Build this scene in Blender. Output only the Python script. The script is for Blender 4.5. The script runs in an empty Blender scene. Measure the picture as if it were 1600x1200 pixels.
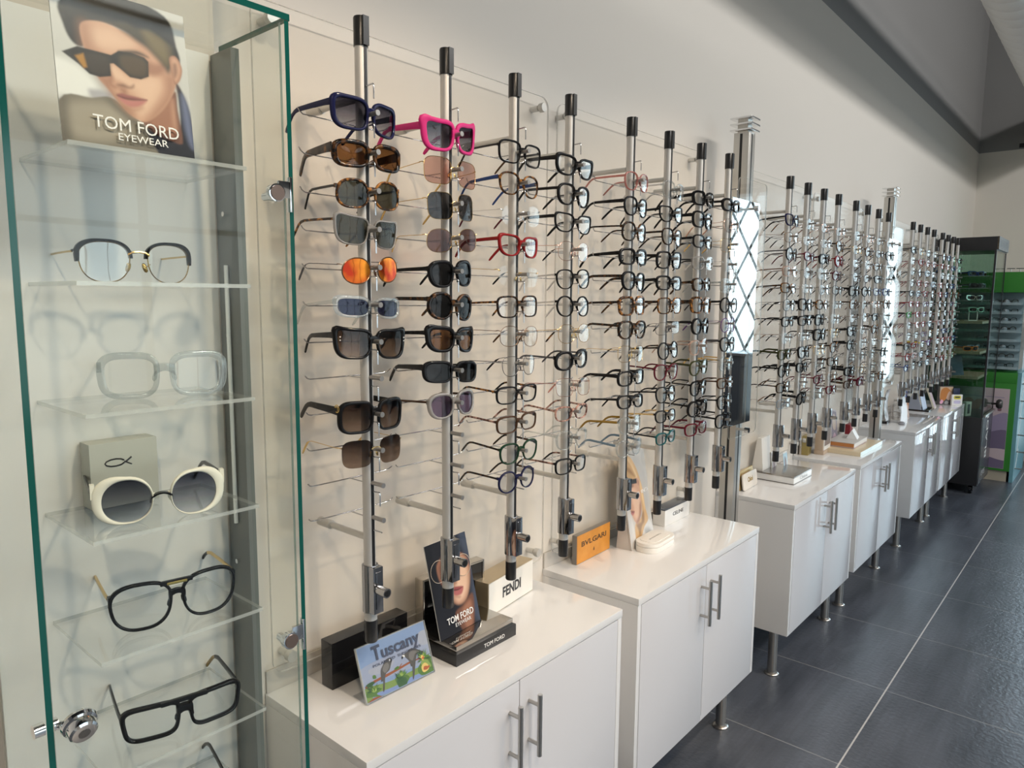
import bpy, bmesh, math, random
from math import pi, sin, cos, radians as R
from mathutils import Vector, Matrix
from mathutils.geometry import tessellate_polygon

random.seed(7)
S = bpy.context.scene
COL = S.collection

# ------------------------------------------------------------------ camera
cam_d = bpy.data.cameras.new('camera'); cam_d.sensor_width = 36; cam_d.lens = 25.094
cam_d.clip_start = .02
cam = bpy.data.objects.new('camera', cam_d); COL.objects.link(cam)
_r = Matrix(((0.756927, -0.082765, 0.648238), (0.653464, 0.085495, -0.752114), (0.006828, 0.992895, 0.118797)))
cam.matrix_world = Matrix.Translation((0.97863, 0, 1.55556)) @ _r.to_4x4()
S.camera = cam
S.view_settings.view_transform = 'Standard'
S.view_settings.look = 'None'
S.view_settings.gamma = 1
S.view_settings.use_curve_mapping = False
S.view_settings.exposure = 0.0
cy = S.cycles
cy.max_bounces = 12; cy.diffuse_bounces = 4; cy.glossy_bounces = 4; cy.transmission_bounces = 8
cy.transparent_max_bounces = 64
cy.caustics_reflective = False; cy.caustics_refractive = False
cy.sample_clamp_indirect = 6

# ------------------------------------------------------------------ world: overcast sky over pale street
W = bpy.data.worlds.new('sky'); S.world = W; W.use_nodes = True
nt = W.node_tree; nt.nodes.clear()
out = nt.nodes.new('ShaderNodeOutputWorld'); bg = nt.nodes.new('ShaderNodeBackground')
tc = nt.nodes.new('ShaderNodeTexCoord'); sx = nt.nodes.new('ShaderNodeSeparateXYZ'); cr = nt.nodes.new('ShaderNodeValToRGB')
mp = nt.nodes.new('ShaderNodeMapRange'); mp.inputs[1].default_value = -.3; mp.inputs[2].default_value = .5
nt.links.new(tc.outputs['Generated'], sx.inputs[0]); nt.links.new(sx.outputs[2], mp.inputs[0]); nt.links.new(mp.outputs[0], cr.inputs[0])
e = cr.color_ramp.elements
e[0].position = .0; e[0].color = (.10, .11, .11, 1); e[1].position = 1; e[1].color = (.62, .80, 1, 1)
for p_, c_ in ((.34, (.22, .24, .23, 1)), (.38, (.75, .82, .85, 1)), (.6, (.66, .86, 1, 1))):
    q = e.new(p_); q.color = c_
nt.links.new(cr.outputs[0], bg.inputs[0]); bg.inputs[1].default_value = 1.8
nt.links.new(bg.outputs[0], out.inputs[0])

# ------------------------------------------------------------------ lamps (their housings are built with the ceiling)
def area(name, loc, rot, sxy, power, col):
    d = bpy.data.lights.new(name, 'AREA'); d.shape = 'RECTANGLE'; d.size, d.size_y = sxy; d.energy = power; d.color = col
    o = bpy.data.objects.new(name, d); COL.objects.link(o); o.location = loc; o.rotation_euler = rot
    return o
LAMP_X, LAMP_Z = 4.5, 4.93
# long linear fixture high along the room: its light is cut by the round duct
area('linear_lamp_light', (LAMP_X, 4.1, LAMP_Z), (0, R(40), 0), (.42, 7.2), 232, (1.0, .985, .96))
# daylight entering through the storefront windows
area('window_daylight', (7.05, 1.3, 1.7), (0, R(82), 0), (2.6, 5.6), 62, (.86, .93, 1.0))
area('far_window_daylight', (2.95, 9.25, 1.45), (R(-90), 0, 0), (5.0, 2.9), 50, (.72, .90, 1.0)).data.spread = R(115)
# warm track spots near the camera
def spot(name, loc, target, power, col, size, blend=.6, rad=.05):
    d = bpy.data.lights.new(name, 'SPOT'); d.energy = power; d.color = col; d.spot_size = R(size); d.spot_blend = blend; d.shadow_soft_size = rad
    o = bpy.data.objects.new(name, d); COL.objects.link(o); o.location = loc
    o.rotation_euler = (Vector(target) - Vector(loc)).to_track_quat('-Z', 'Y').to_euler()
    return o
SPOTS = [((1.75, .85, 3.3), (-.3, 1.2, .30)), ((1.75, 2.4, 3.3), (-.3, 2.5, .30)), ((1.75, -.5, 3.3), (0, .55, .75))]
for i, (a, b) in enumerate(SPOTS):
    spot('track_spot_light', a, b, 106, (1, .79, .56), 62)
for yy in (-2.2, 1.0, 4.2, 7.0):  # unseen panels added as fill for the counters and cabinet ends
    area('fill_panel_light', (3.0, yy, 3.88), (0, 0, 0), (1.1, .28), 24, (1, .96, .90))

# ------------------------------------------------------------------ materials
MATS = {}
def mat(name, col, rough=.5, metal=0, spec=.5, coat=0, emit=None, es=0, bump=None):
    if name in MATS: return MATS[name]
    m = bpy.data.materials.new(name); m.use_nodes = True
    b = m.node_tree.nodes['Principled BSDF']
    b.inputs['Base Color'].default_value = (*col, 1); b.inputs['Roughness'].default_value = rough
    b.inputs['Metallic'].default_value = metal; b.inputs['Specular IOR Level'].default_value = spec
    b.inputs['Coat Weight'].default_value = coat
    if emit: b.inputs['Emission Color'].default_value = (*emit, 1); b.inputs['Emission Strength'].default_value = es
    MATS[name] = m
    return m
def nodes(m): return m.node_tree.nodes, m.node_tree.links, m.node_tree.nodes['Principled BSDF']
def noise_col(name, c1, c2, scale=8, lo=.4, hi=.6, rough=.4, metal=0, stretch=(1, 1, 1), detail=3, coat=0, bump=0, spec=.5, extra=None):
    if name in MATS: return MATS[name]
    m = mat(name, c1, rough, metal, spec, coat); N, L, b = nodes(m)
    t = N.new('ShaderNodeTexCoord'); mp = N.new('ShaderNodeMapping'); mp.inputs['Scale'].default_value = stretch
    n = N.new('ShaderNodeTexNoise'); n.inputs['Scale'].default_value = scale; n.inputs['Detail'].default_value = detail
    r = N.new('ShaderNodeValToRGB'); r.color_ramp.elements[0].position = lo; r.color_ramp.elements[1].position = hi
    r.color_ramp.elements[0].color = (*c1, 1); r.color_ramp.elements[1].color = (*c2, 1)
    if extra:
        q = r.color_ramp.elements.new(extra[0]); q.color = (*extra[1], 1)
    L.new(t.outputs['Object'], mp.inputs[0]); L.new(mp.outputs[0], n.inputs['Vector']); L.new(n.outputs[0], r.inputs[0]); L.new(r.outputs[0], b.inputs['Base Color'])
    if bump:
        bp = N.new('ShaderNodeBump'); bp.inputs['Strength'].default_value = bump; bp.inputs['Distance'].default_value = .002
        L.new(n.outputs[0], bp.inputs['Height']); L.new(bp.outputs[0], b.inputs['Normal'])
    return m
def glassy(name, tint=(1, 1, 1), tint2=None, refl=1.0, rough=.0, body=None, bodyf=0, z0=-.03, z1=.012, ior=1.5, gcol=(1, 1, 1)):
    """thin clear sheet: lets light straight through with a tint, reflects by Fresnel; body = milky share of the material itself"""
    if name in MATS: return MATS[name]
    m = bpy.data.materials.new(name); m.use_nodes = True; N = m.node_tree.nodes; L = m.node_tree.links; N.clear()
    o = N.new('ShaderNodeOutputMaterial'); mx = N.new('ShaderNodeMixShader'); tr = N.new('ShaderNodeBsdfTransparent'); gl = N.new('ShaderNodeBsdfGlossy')
    lw = N.new('ShaderNodeLayerWeight'); lw.inputs[0].default_value = .5
    pw5 = N.new('ShaderNodeMath'); pw5.operation = 'POWER'; pw5.inputs[1].default_value = 5; L.new(lw.outputs['Facing'], pw5.inputs[0])
    f0 = ((ior - 1) / (ior + 1)) ** 2
    fr = N.new('ShaderNodeMath'); fr.operation = 'MULTIPLY_ADD'; fr.inputs[1].default_value = 1 - f0; fr.inputs[2].default_value = f0; L.new(pw5.outputs[0], fr.inputs[0])
    gl.inputs['Roughness'].default_value = rough; gl.inputs[0].default_value = (*gcol, 1)
    tr.inputs[0].default_value = (*tint, 1)
    if tint2:
        t = N.new('ShaderNodeTexCoord'); s = N.new('ShaderNodeSeparateXYZ'); mr = N.new('ShaderNodeMapRange'); mr.inputs[1].default_value = z0; mr.inputs[2].default_value = z1
        c = N.new('ShaderNodeMix'); c.data_type = 'RGBA'; c.inputs[6].default_value = (*tint2, 1); c.inputs[7].default_value = (*tint, 1)
        L.new(t.outputs['Object'], s.inputs[0]); L.new(s.outputs[2], mr.inputs[0]); L.new(mr.outputs[0], c.inputs[0]); L.new(c.outputs[2], tr.inputs[0])
    if refl != 1:
        mm = N.new('ShaderNodeMath'); mm.operation = 'MULTIPLY'; mm.inputs[1].default_value = refl; mm.use_clamp = True
        L.new(fr.outputs[0], mm.inputs[0]); L.new(mm.outputs[0], mx.inputs[0])
    else: L.new(fr.outputs[0], mx.inputs[0])
    src = tr
    if body:
        df = N.new('ShaderNodeBsdfPrincipled'); df.inputs['Base Color'].default_value = (*body, 1); df.inputs['Roughness'].default_value = .2
        m2 = N.new('ShaderNodeMixShader'); m2.inputs[0].default_value = bodyf
        L.new(tr.outputs[0], m2.inputs[1]); L.new(df.outputs[0], m2.inputs[2]); src = m2
    L.new(src.outputs[0], mx.inputs[1]); L.new(gl.outputs[0], mx.inputs[2]); L.new(mx.outputs[0], o.inputs[0])
    MATS[name] = m
    return m

# ------------------------------------------------------------------ mesh helpers
class MB:
    def __init__(s): s.v = []; s.f = []; s.m = []
    def add(s, vs, fs, mi=0):
        k = len(s.v); s.v += [tuple(v) for v in vs]; s.f += [tuple(i + k for i in f) for f in fs]; s.m += [mi] * len(fs); return s
    def box(s, x0, x1, y0, y1, z0, z1, mi=0, M=None):
        vs = [Vector((x, y, z)) for x in (x0, x1) for y in (y0, y1) for z in (z0, z1)]
        if M: vs = [M @ v for v in vs]
        return s.add(vs, [(0, 1, 3, 2), (4, 6, 7, 5), (0, 4, 5, 1), (2, 3, 7, 6), (0, 2, 6, 4), (1, 5, 7, 3)], mi)
    def rings(s, rings, mi=0, close=True, caps=True):
        n = len(rings[0]); k = len(rings); vs = [v for r in rings for v in r]; fs = []
        for i in range(k - 1):
            for j in range(n if close else n - 1):
                a, b = i * n + j, i * n + (j + 1) % n
                fs.append((a, b, b + n, a + n))
        if caps and close: fs += [tuple(range(n))[::-1], tuple((k - 1) * n + j for j in range(n))]
        return s.add(vs, fs, mi)
    def cyl(s, p0, p1, r0, r1=None, seg=16, mi=0, caps=True):
        p0, p1 = Vector(p0), Vector(p1); r1 = r0 if r1 is None else r1
        d = (p1 - p0).normalized(); a = d.orthogonal().normalized(); b = d.cross(a)
        ring = lambda p, r: [p + a * (r * cos(2 * pi * i / seg)) + b * (r * sin(2 * pi * i / seg)) for i in range(seg)]
        return s.rings([ring(p0, r0), ring(p1, r1)], mi, True, caps)
    def tube(s, pts, r, seg=6, mi=0, rs=None):
        pts = [Vector(p) for p in pts]; rr = []; a = None
        for i, p in enumerate(pts):
            d = ((pts[min(i + 1, len(pts) - 1)] - pts[max(i - 1, 0)])).normalized()
            a = d.orthogonal().normalized() if a is None else (a - d * a.dot(d)).normalized()
            b = d.cross(a); q = rs[i] if rs else r
            rr.append([p + a * (q * cos(2 * pi * j / seg)) + b * (q * sin(2 * pi * j / seg)) for j in range(seg)])
        return s.rings(rr, mi)
    def lathe(s, prof, seg=24, mi=0, M=None):
        rr = [[Vector((r * cos(2 * pi * j / seg), r * sin(2 * pi * j / seg), z)) for j in range(seg)] for r, z in prof]
        if M: rr = [[M @ v for v in r] for r in rr]
        return s.rings(rr, mi)
    def prism(s, poly, d, mi=0, M=None):
        """poly: (y,z) points, extruded from x=0 to x=d"""
        n = len(poly); vs = [Vector((0, y, z)) for y, z in poly] + [Vector((d, y, z)) for y, z in poly]
        if M: vs = [M @ v for v in vs]
        tri = tessellate_polygon([[Vector((y, z, 0)) for y, z in poly]])
        fs = [tuple(t) for t in tri] + [tuple(n + i for i in t[::-1]) for t in tri] + [(i, (i + 1) % n, n + (i + 1) % n, n + i) for i in range(n)]
        return s.add(vs, fs, mi)
    def mesh(s, name, mats, smooth=None, bevel=0):
        me = bpy.data.meshes.new(name); me.from_pydata(s.v, [], s.f); me.polygons.foreach_set('material_index', s.m)
        for m in mats: me.materials.append(m)
        bm = bmesh.new(); bm.from_mesh(me)
        bmesh.ops.recalc_face_normals(bm, faces=bm.faces)
        if bevel:
            es = [ed for ed in bm.edges if len(ed.link_faces) == 2 and ed.calc_face_angle(0) > .6]
            bmesh.ops.bevel(bm, geom=es, offset=bevel, segments=2, affect='EDGES', profile=.7)
            smooth = smooth or 40
        bm.to_mesh(me); bm.free()
        if smooth:
            me.polygons.foreach_set('use_smooth', [True] * len(me.polygons)); me.set_sharp_from_angle(angle=R(smooth))
        me.update()
        return me
def put(name, me, parent=None, loc=(0, 0, 0), rot=(0, 0, 0)):
    o = bpy.data.objects.new(name, me); COL.objects.link(o); o.location = loc; o.rotation_euler = rot
    if parent: o.parent = parent
    return o
def obj(name, mb, mats, parent=None, loc=(0, 0, 0), rot=(0, 0, 0), smooth=None, bevel=0):
    return put(name, mb.mesh(name, mats if isinstance(mats, (list, tuple)) else [mats], smooth, bevel), parent, loc, rot)
def tag(o, label, cat, group=None):
    o['label'] = label; o['category'] = cat
    if group: o['group'] = group
    return o
def thing(name, label, cat, loc=(0, 0, 0), rz=0, group=None):
    o = bpy.data.objects.new(name, None); COL.objects.link(o); o.location = loc; o.rotation_euler = (0, 0, rz); o.empty_display_size = .05
    return tag(o, label, cat, group)
def struct(o): o['kind'] = 'structure'; return o
def spline(pts, n=6):
    """closed smooth curve through pts"""
    res = []; k = len(pts)
    for i in range(k):
        p0, p1, p2, p3 = (Vector(pts[(i + j) % k]) for j in (-1, 0, 1, 2))
        for t in range(n):
            u = t / n
            res.append(.5 * ((2 * p1) + (p2 - p0) * u + (2 * p0 - 5 * p1 + 4 * p2 - p3) * u * u + (3 * p1 - p0 - 3 * p2 + p3) * u ** 3))
    return [(p.x, p.y) for p in res]
def rrect(w, h, r, n=5, cx=0, cyy=0):
    P = []
    for a0, sx_, sz in ((0, 1, 1), (90, -1, 1), (180, -1, -1), (270, 1, -1)):
        for i in range(n + 1):
            a = R(a0 + 90 * i / n); P.append((cx + sx_ * (w / 2 - r) + r * cos(a), cyy + sz * (h / 2 - r) + r * sin(a)))
    return P
BFONT = None
def text(body, width, parent, M, m, name='lettering', ext=.0002, height=None, shear=0, bold=0):
    """lettering in the local yz plane facing +x: M places it"""
    c = bpy.data.curves.new(name, 'FONT'); c.body = body; c.align_x = 'CENTER'; c.align_y = 'CENTER'; c.size = .02; c.extrude = ext; c.shear = shear; c.offset = bold
    c.materials.append(m); c.resolution_u = 3
    o = bpy.data.objects.new(name, c); COL.objects.link(o)
    bpy.context.view_layer.update()
    dx, dy = o.dimensions.x, o.dimensions.y
    me = bpy.data.meshes.new_from_object(o.evaluated_get(bpy.context.evaluated_depsgraph_get())); me.name = name
    bpy.data.objects.remove(o); o = put(name, me)
    sx_ = width / dx; sy_ = height / dy if height else sx_
    o.parent = parent
    B = Matrix(((0, 0, 1, 0), (1, 0, 0, 0), (0, 1, 0, 0), (0, 0, 0, 1)))
    o.matrix_local = M @ B @ Matrix.Diagonal((sx_, sy_, 1, 1))
    return o
def T(x, y, z): return Matrix.Translation((x, y, z))
def layers(name, parent, items, mats, M=Matrix(), step=.00012):
    """a printed picture: flat inks one above the other in the local yz plane (facing +x). items: (material index, [(y,z)..])"""
    mb = MB()
    for k, (mi, poly) in enumerate(items):
        x = step * (k + 1)
        tri = tessellate_polygon([[Vector((y, z, 0)) for y, z in poly]])
        vs = [M @ Vector((x, y, z)) for y, z in poly]
        a = sum(((poly[t[1]][0] - poly[t[0]][0]) * (poly[t[2]][1] - poly[t[0]][1]) - (poly[t[2]][0] - poly[t[0]][0]) * (poly[t[1]][1] - poly[t[0]][1])) for t in tri)
        mb.add(vs, [tuple(t) if a > 0 else tuple(t[::-1]) for t in tri], mi)
    me = bpy.data.meshes.new(name); me.from_pydata(mb.v, [], mb.f); me.polygons.foreach_set('material_index', mb.m)
    for m in mats: me.materials.append(m)
    me.update()
    return put(name, me, parent)

import numpy as np
def lin(*c): return tuple(((x / 255 + .055) / 1.055) ** 2.4 if x > 10 else x / 3294 for x in c)
def paint_mat():
    m = mat('printed_photo', (.5, .5, .5), .28); N, L, b = nodes(m)
    a = N.new('ShaderNodeVertexColor'); a.layer_name = 'ink'; L.new(a.outputs[0], b.inputs['Base Color']); return m
def paint(name, parent, w, h, base, items, n=130, M=Matrix()):
    """a printed photograph: soft-edged inks laid over each other on a fine grid in the local yz plane (facing +x)"""
    nz = int(n * h / w); gy, gz = np.meshgrid(np.linspace(-w / 2, w / 2, n), np.linspace(0, h, nz)); C_ = np.empty((nz, n, 3)); C_[:] = base
    for rgb, soft, poly in items:
        P = np.array(poly); Q = np.roll(P, -1, 0); d2 = np.full(gy.shape, 1e9); ins = np.zeros(gy.shape, bool)
        for (ay, az), (by, bz) in zip(P, Q):
            ey, ez = by - ay, bz - az; L2 = ey * ey + ez * ez + 1e-14
            t = np.clip(((gy - ay) * ey + (gz - az) * ez) / L2, 0, 1); d2 = np.minimum(d2, (gy - ay - t * ey) ** 2 + (gz - az - t * ez) ** 2)
            if abs(bz - az) > 1e-12: ins ^= ((az > gz) != (bz > gz)) & (gy < ey * (gz - az) / (bz - az) + ay)
        sd = np.sqrt(d2) * np.where(ins, 1, -1); k = np.clip(sd / soft * .5 + .5, 0, 1); k = (k * k * (3 - 2 * k))[..., None]
        op = rgb[3] if len(rgb) > 3 else 1
        C_ = C_ * (1 - k * op) + np.array(rgb[:3]) * k * op
    vs = [M @ Vector((0, y, z)) for y, z in zip(gy.ravel(), gz.ravel())]
    fs = [(r * n + c, r * n + c + 1, (r + 1) * n + c + 1, (r + 1) * n + c) for r in range(nz - 1) for c in range(n - 1)]
    me = bpy.data.meshes.new(name); me.from_pydata(vs, [], fs); ca = me.color_attributes.new('ink', 'FLOAT_COLOR', 'POINT')
    ca.data.foreach_set('color', np.concatenate([C_.reshape(-1, 3), np.ones((nz * n, 1))], 1).astype(np.float32).ravel())
    me.materials.append(MATS.get('printed_photo') or paint_mat()); me.update()
    return put(name, me, parent)
# common materials
white_gloss = mat('white_gloss', (.75, .75, .755), .04, 0, .55, .3)
door_shaded = mat('door_white_shaded', (.64, .64, .67), .03, 0, .6, .3)  # white of the worktops, darkened so the colour carries the shade on the doors
white_edge = mat('white_edge_band', (.66, .66, .665), .25)
steel = mat('brushed_steel', (.50, .48, .45), .28, 1)
wire = mat('wire_steel', (.55, .55, .56), .2, 1)
chrome = mat('chrome', (.80, .80, .80), .06, 1)
dark_chrome = mat('dark_chrome', (.36, .36, .37), .08, 1)
silver = mat('satin_aluminium', (.60, .585, .56), .42, .55)
silver_l = mat('pale_aluminium', (.58, .57, .54), .38, .6)
black = mat('black_plastic', (.012, .012, .013), .30)
black_g = mat('gloss_black', (.006, .006, .007), .06, 0, .6)
acrylic = glassy('clear_acrylic', (.985, .985, .98), refl=.9)
acry_edge = glassy('acrylic_edge', (.80, .82, .80), refl=1, body=(.9, .92, .9), bodyf=.35)
glass = glassy('case_glass', (.955, .970, .960), refl=.25)
glass_edge = mat('green_glass_edge', (.004, .075, .062), .12)
gold = mat('gold', (.75, .52, .16), .2, 1)
white_print = mat('white_ink', (.85, .84, .82), .4)
black_print = mat('black_ink', (.015, .015, .018), .4)

# ------------------------------------------------------------------ room shell
FZ = -.07; XW = -.345; YF = 8.9; XR = 6.6; YB = -3.2; CZ = 5.4
wall_m = None
def wall_two(name, low, high, zc):
    m = mat(name, low, .8); N, L, b = nodes(m)
    g = N.new('ShaderNodeNewGeometry'); s = N.new('ShaderNodeSeparateXYZ'); c = N.new('ShaderNodeMath'); c.operation = 'GREATER_THAN'; c.inputs[1].default_value = zc
    x = N.new('ShaderNodeMix'); x.data_type = 'RGBA'; x.inputs[6].default_value = (*low, 1); x.inputs[7].default_value = (*high, 1)
    n = N.new('ShaderNodeTexNoise'); n.inputs['Scale'].default_value = 300; bp = N.new('ShaderNodeBump'); bp.inputs['Strength'].default_value = .08; bp.inputs['Distance'].default_value = .001
    L.new(g.outputs['Position'], s.inputs[0]); L.new(s.outputs[2], c.inputs[0]); L.new(c.outputs[0], x.inputs[0]); L.new(x.outputs[2], b.inputs['Base Color'])
    L.new(n.outputs[0], bp.inputs['Height']); L.new(bp.outputs[0], b.inputs['Normal'])
    return m
# the walls are painted white up to 3.07 m and dark grey above
wp = wall_two('two_tone_wall_paint', (.71, .665, .605), (.27, .265, .26), 3.075 + .07)
struct(obj('wall_left', MB().box(XW - .15, XW, YB, YF + .15, FZ, CZ), wp))
struct(obj('wall_back', MB().box(XW - .15, XR + .15, YB - .15, YB, FZ, CZ), wp))
# far wall with an opening for the wide window
wf = MB(); WX0, WX1, WZ0, WZ1 = .46, 5.6, .02, 2.95
wf.box(XW, WX0, YF, YF + .15, FZ, CZ).box(WX1, XR, YF, YF + .15, FZ, CZ).box(WX0, WX1, YF, YF + .15, FZ, WZ0).box(WX0, WX1, YF, YF + .15, WZ1, CZ)
struct(obj('wall_far', wf, wp))
wr = MB(); RY0, RY1, RZ0, RZ1 = -1.6, 4.2, .45, 2.95
wr.box(XR, XR + .15, YB, RY0, FZ, CZ).box(XR, XR + .15, RY1, YF, FZ, CZ).box(XR, XR + .15, RY0, RY1, FZ, RZ0).box(XR, XR + .15, RY0, RY1, RZ1, CZ)
struct(obj('wall_right', wr, wp))
struct(obj('ceiling', MB().box(XW, XR, YB, YF, CZ, CZ + .1), mat('dark_ceiling', (.035, .037, .042), .9)))

# floor: dark slate tiles 0.636 x 1.27 with pale grout
fl = mat('slate_tiles', (.06, .065, .075), .30, 0, 1.0); N, L, b = nodes(fl)
g = N.new('ShaderNodeNewGeometry'); s = N.new('ShaderNodeSeparateXYZ'); L.new(g.outputs['Position'], s.inputs[0])
def grout(axis, off, pitch, w):
    a = N.new('ShaderNodeMath'); a.operation = 'SUBTRACT'; a.inputs[1].default_value = off; L.new(s.outputs[axis], a.inputs[0])
    m_ = N.new('ShaderNodeMath'); m_.operation = 'PINGPONG'; m_.inputs[1].default_value = pitch / 2; L.new(a.outputs[0], m_.inputs[0])
    l = N.new('ShaderNodeMath'); l.operation = 'LESS_THAN'; l.inputs[1].default_value = w; L.new(m_.outputs[0], l.inputs[0]); return l
gx = grout(0, .329, 1.272, .0028); gy = grout(1, 2.537, .636, .0022)
mpn = N.new('ShaderNodeMapping'); mpn.inputs['Scale'].default_value = (6, 1.2, 1); L.new(g.outputs['Position'], mpn.inputs[0])
n1 = N.new('ShaderNodeTexNoise'); n1.inputs['Scale'].default_value = 1.6; n1.inputs['Detail'].default_value = 6; L.new(mpn.outputs[0], n1.inputs['Vector'])
n2 = N.new('ShaderNodeTexNoise'); n2.inputs['Scale'].default_value = 55; n2.inputs['Detail'].default_value = 5; L.new(g.outputs['Position'], n2.inputs['Vector'])
mpl = N.new('ShaderNodeMapping'); mpl.inputs['Scale'].default_value = (90, 2.2, 1); L.new(g.outputs['Position'], mpl.inputs[0])
n3 = N.new('ShaderNodeTexNoise'); n3.inputs['Scale'].default_value = 1; n3.inputs['Detail'].default_value = 3; L.new(mpl.outputs[0], n3.inputs['Vector'])
c1 = N.new('ShaderNodeValToRGB'); c1.color_ramp.elements[0].position = .3; c1.color_ramp.elements[1].position = .75
c1.color_ramp.elements[0].color = (.042, .049, .064, 1); c1.color_ramp.elements[1].color = (.092, .104, .130, 1); L.new(n1.outputs[0], c1.inputs[0])
mxl = N.new('ShaderNodeMix'); mxl.data_type = 'RGBA'; mxl.blend_type = 'OVERLAY'; mxl.inputs[0].default_value = .28; L.new(c1.outputs[0], mxl.inputs[6]); L.new(n3.outputs[0], mxl.inputs[7])
mx1 = N.new('ShaderNodeMix'); mx1.data_type = 'RGBA'; mx1.inputs[7].default_value = (.23, .235, .24, 1); L.new(gy.outputs[0], mx1.inputs[0]); L.new(mxl.outputs[2], mx1.inputs[6])
mx2 = N.new('ShaderNodeMix'); mx2.data_type = 'RGBA'; mx2.inputs[7].default_value = (.5, .49, .48, 1); L.new(gx.outputs[0], mx2.inputs[0]); L.new(mx1.outputs[2], mx2.inputs[6])
L.new(mx2.outputs[2], b.inputs['Base Color'])
bp = N.new('ShaderNodeBump'); bp.inputs['Strength'].default_value = .6; bp.inputs['Distance'].default_value = .003
L.new(n2.outputs[0], bp.inputs['Height']); L.new(bp.outputs[0], b.inputs['Normal'])
struct(obj('floor', MB().box(XW - .15, XR + .15, YB, YF + .15, FZ - .1, FZ), fl))

# baseboards
bb = mat('baseboard_paint', (.06, .06, .065), .5)
struct(obj('baseboard_left', MB().box(XW, XW + .012, YB, YF, FZ, FZ + .1), bb))
struct(obj('baseboard_far', MB().box(XW, XR, YF - .012, YF, FZ, FZ + .1), mat('grey_baseboard', (.45, .44, .43), .5)))

# windows
fr_m = mat('dark_window_metal', (.03, .03, .032), .4)
pane_m = glassy('window_pane', (.96, .98, .98), refl=.6)
def window(name, boxes, pane):
    o = struct(obj(name, boxes, fr_m)); obj('pane', pane, pane_m, o); return o
wb = MB()
for x in (WX0, (WX0 * 2 + WX1) / 3, (WX0 + WX1 * 2) / 3, WX1 - .05): wb.box(x, x + .05, YF + .03, YF + .10, WZ0, WZ1)
wb.box(WX0, WX1, YF + .031, YF + .099, WZ0, WZ0 + .05).box(WX0, WX1, YF + .031, YF + .099, WZ1 - .05, WZ1)
w1 = window('window_1', wb, MB().box(WX0 + .02, WX1 - .02, YF + .06, YF + .066, WZ0, WZ1))
wb = MB(); k = 5
for i in range(k + 1):
    y = RY0 + (RY1 - RY0 - .06) * i / k; wb.box(XR + .03, XR + .11, y, y + .06, RZ0, RZ1)
wb.box(XR + .031, XR + .109, RY0, RY1, RZ0, RZ0 + .06).box(XR + .031, XR + .109, RY0, RY1, RZ1 - .06, RZ1).box(XR + .032, XR + .108, RY0, RY1, 2.2, 2.25)
window('window_2', wb, MB().box(XR + .06, XR + .066, RY0 + .02, RY1 - .02, RZ0, RZ1))
# folding security grille in front of the far window: a diamond lattice of steel bars
gr = MB(); gy_ = YF - .06; p = .30; hz = .62
x = WX0 - 3
while x < WX1 + 1:
    for sgn in (1, -1):
        z0, z1 = WZ0 - .02, WZ1 + .02
        xa = x; xb = x + sgn * p * (z1 - z0) / hz
        lo, hi = WX0 - .05, WX1 + .05
        t0, t1 = 0, 1; d = xb - xa
        ta, tb = sorted(((lo - xa) / d, (hi - xa) / d)); t0 = max(t0, ta); t1 = min(t1, tb)
        if t1 > t0 + .02:
            gr.cyl((xa + d * t0, gy_ + sgn * .008, z0 + (z1 - z0) * t0), (xa + d * t1, gy_ + sgn * .008, z0 + (z1 - z0) * t1), .016, seg=6)
    x += p
gr.box(WX0 - .06, WX1 + .06, gy_ - .02, gy_ + .02, WZ1 + .01, WZ1 + .05).box(WX0 - .06, WX1 + .06, gy_ - .02, gy_ + .02, WZ0 - .05, WZ0 - .01)
tag(obj('security_grille', gr, mat('grille_steel', (.02, .022, .024), .6)), 'folding diamond lattice security grille across the far window', 'grille')

# round spiral duct under the ceiling
DX, DZ, DR = .393, 3.273, .193
prof = []; y = .4
rr = []
seg = 48
while y < YF + .02:
    for dy, dr in ((0, 0), (.128, 0), (.134, .004), (.140, .004), (.146, 0)):
        rr.append([Vector((DX + (DR + dr) * cos(2 * pi * j / seg), y + dy, DZ + (DR + dr) * sin(2 * pi * j / seg))) for j in range(seg)])
    y += .15
duct = obj('spiral_duct', MB().rings(rr), mat('white_duct', (.80, .79, .76), .45), smooth=60)
tag(duct, 'pale round spiral air duct running along the ceiling above the wall', 'duct')
hang = MB()
for yy in (1.2, 3.6, 6.0, 8.4): hang.box(DX - .012, DX + .012, yy - .01, yy + .01, DZ + DR - .01, CZ)
obj('hanger', hang, mat('duct_hanger', (.1, .1, .1), .5, .6), duct)
# cable hanging on the far wall
cb = thing('hanging_cable', 'dark cables hanging down the far wall from the ceiling', 'cable', (.17, YF - .05, 0))
obj('cable', MB().tube([(0, 0, CZ), (.01, 0, 4.2), (.0, 0, 3.3), (-.005, -.01, 3.12), (-.06, -.01, 3.09), (-.14, 0, 3.10)], .012), black, cb, smooth=60)
obj('cable', MB().tube([(.05, .02, CZ), (.03, .02, 3.6), (.005, 0, 3.1), (.05, 0, 3.04), (.12, 0, 3.0)], .008), mat('grey_cable', (.25, .25, .26), .5), cb, smooth=60)
obj('plug', MB().box(-.17, -.13, -.012, .012, 3.08, 3.12), black, cb)

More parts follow.
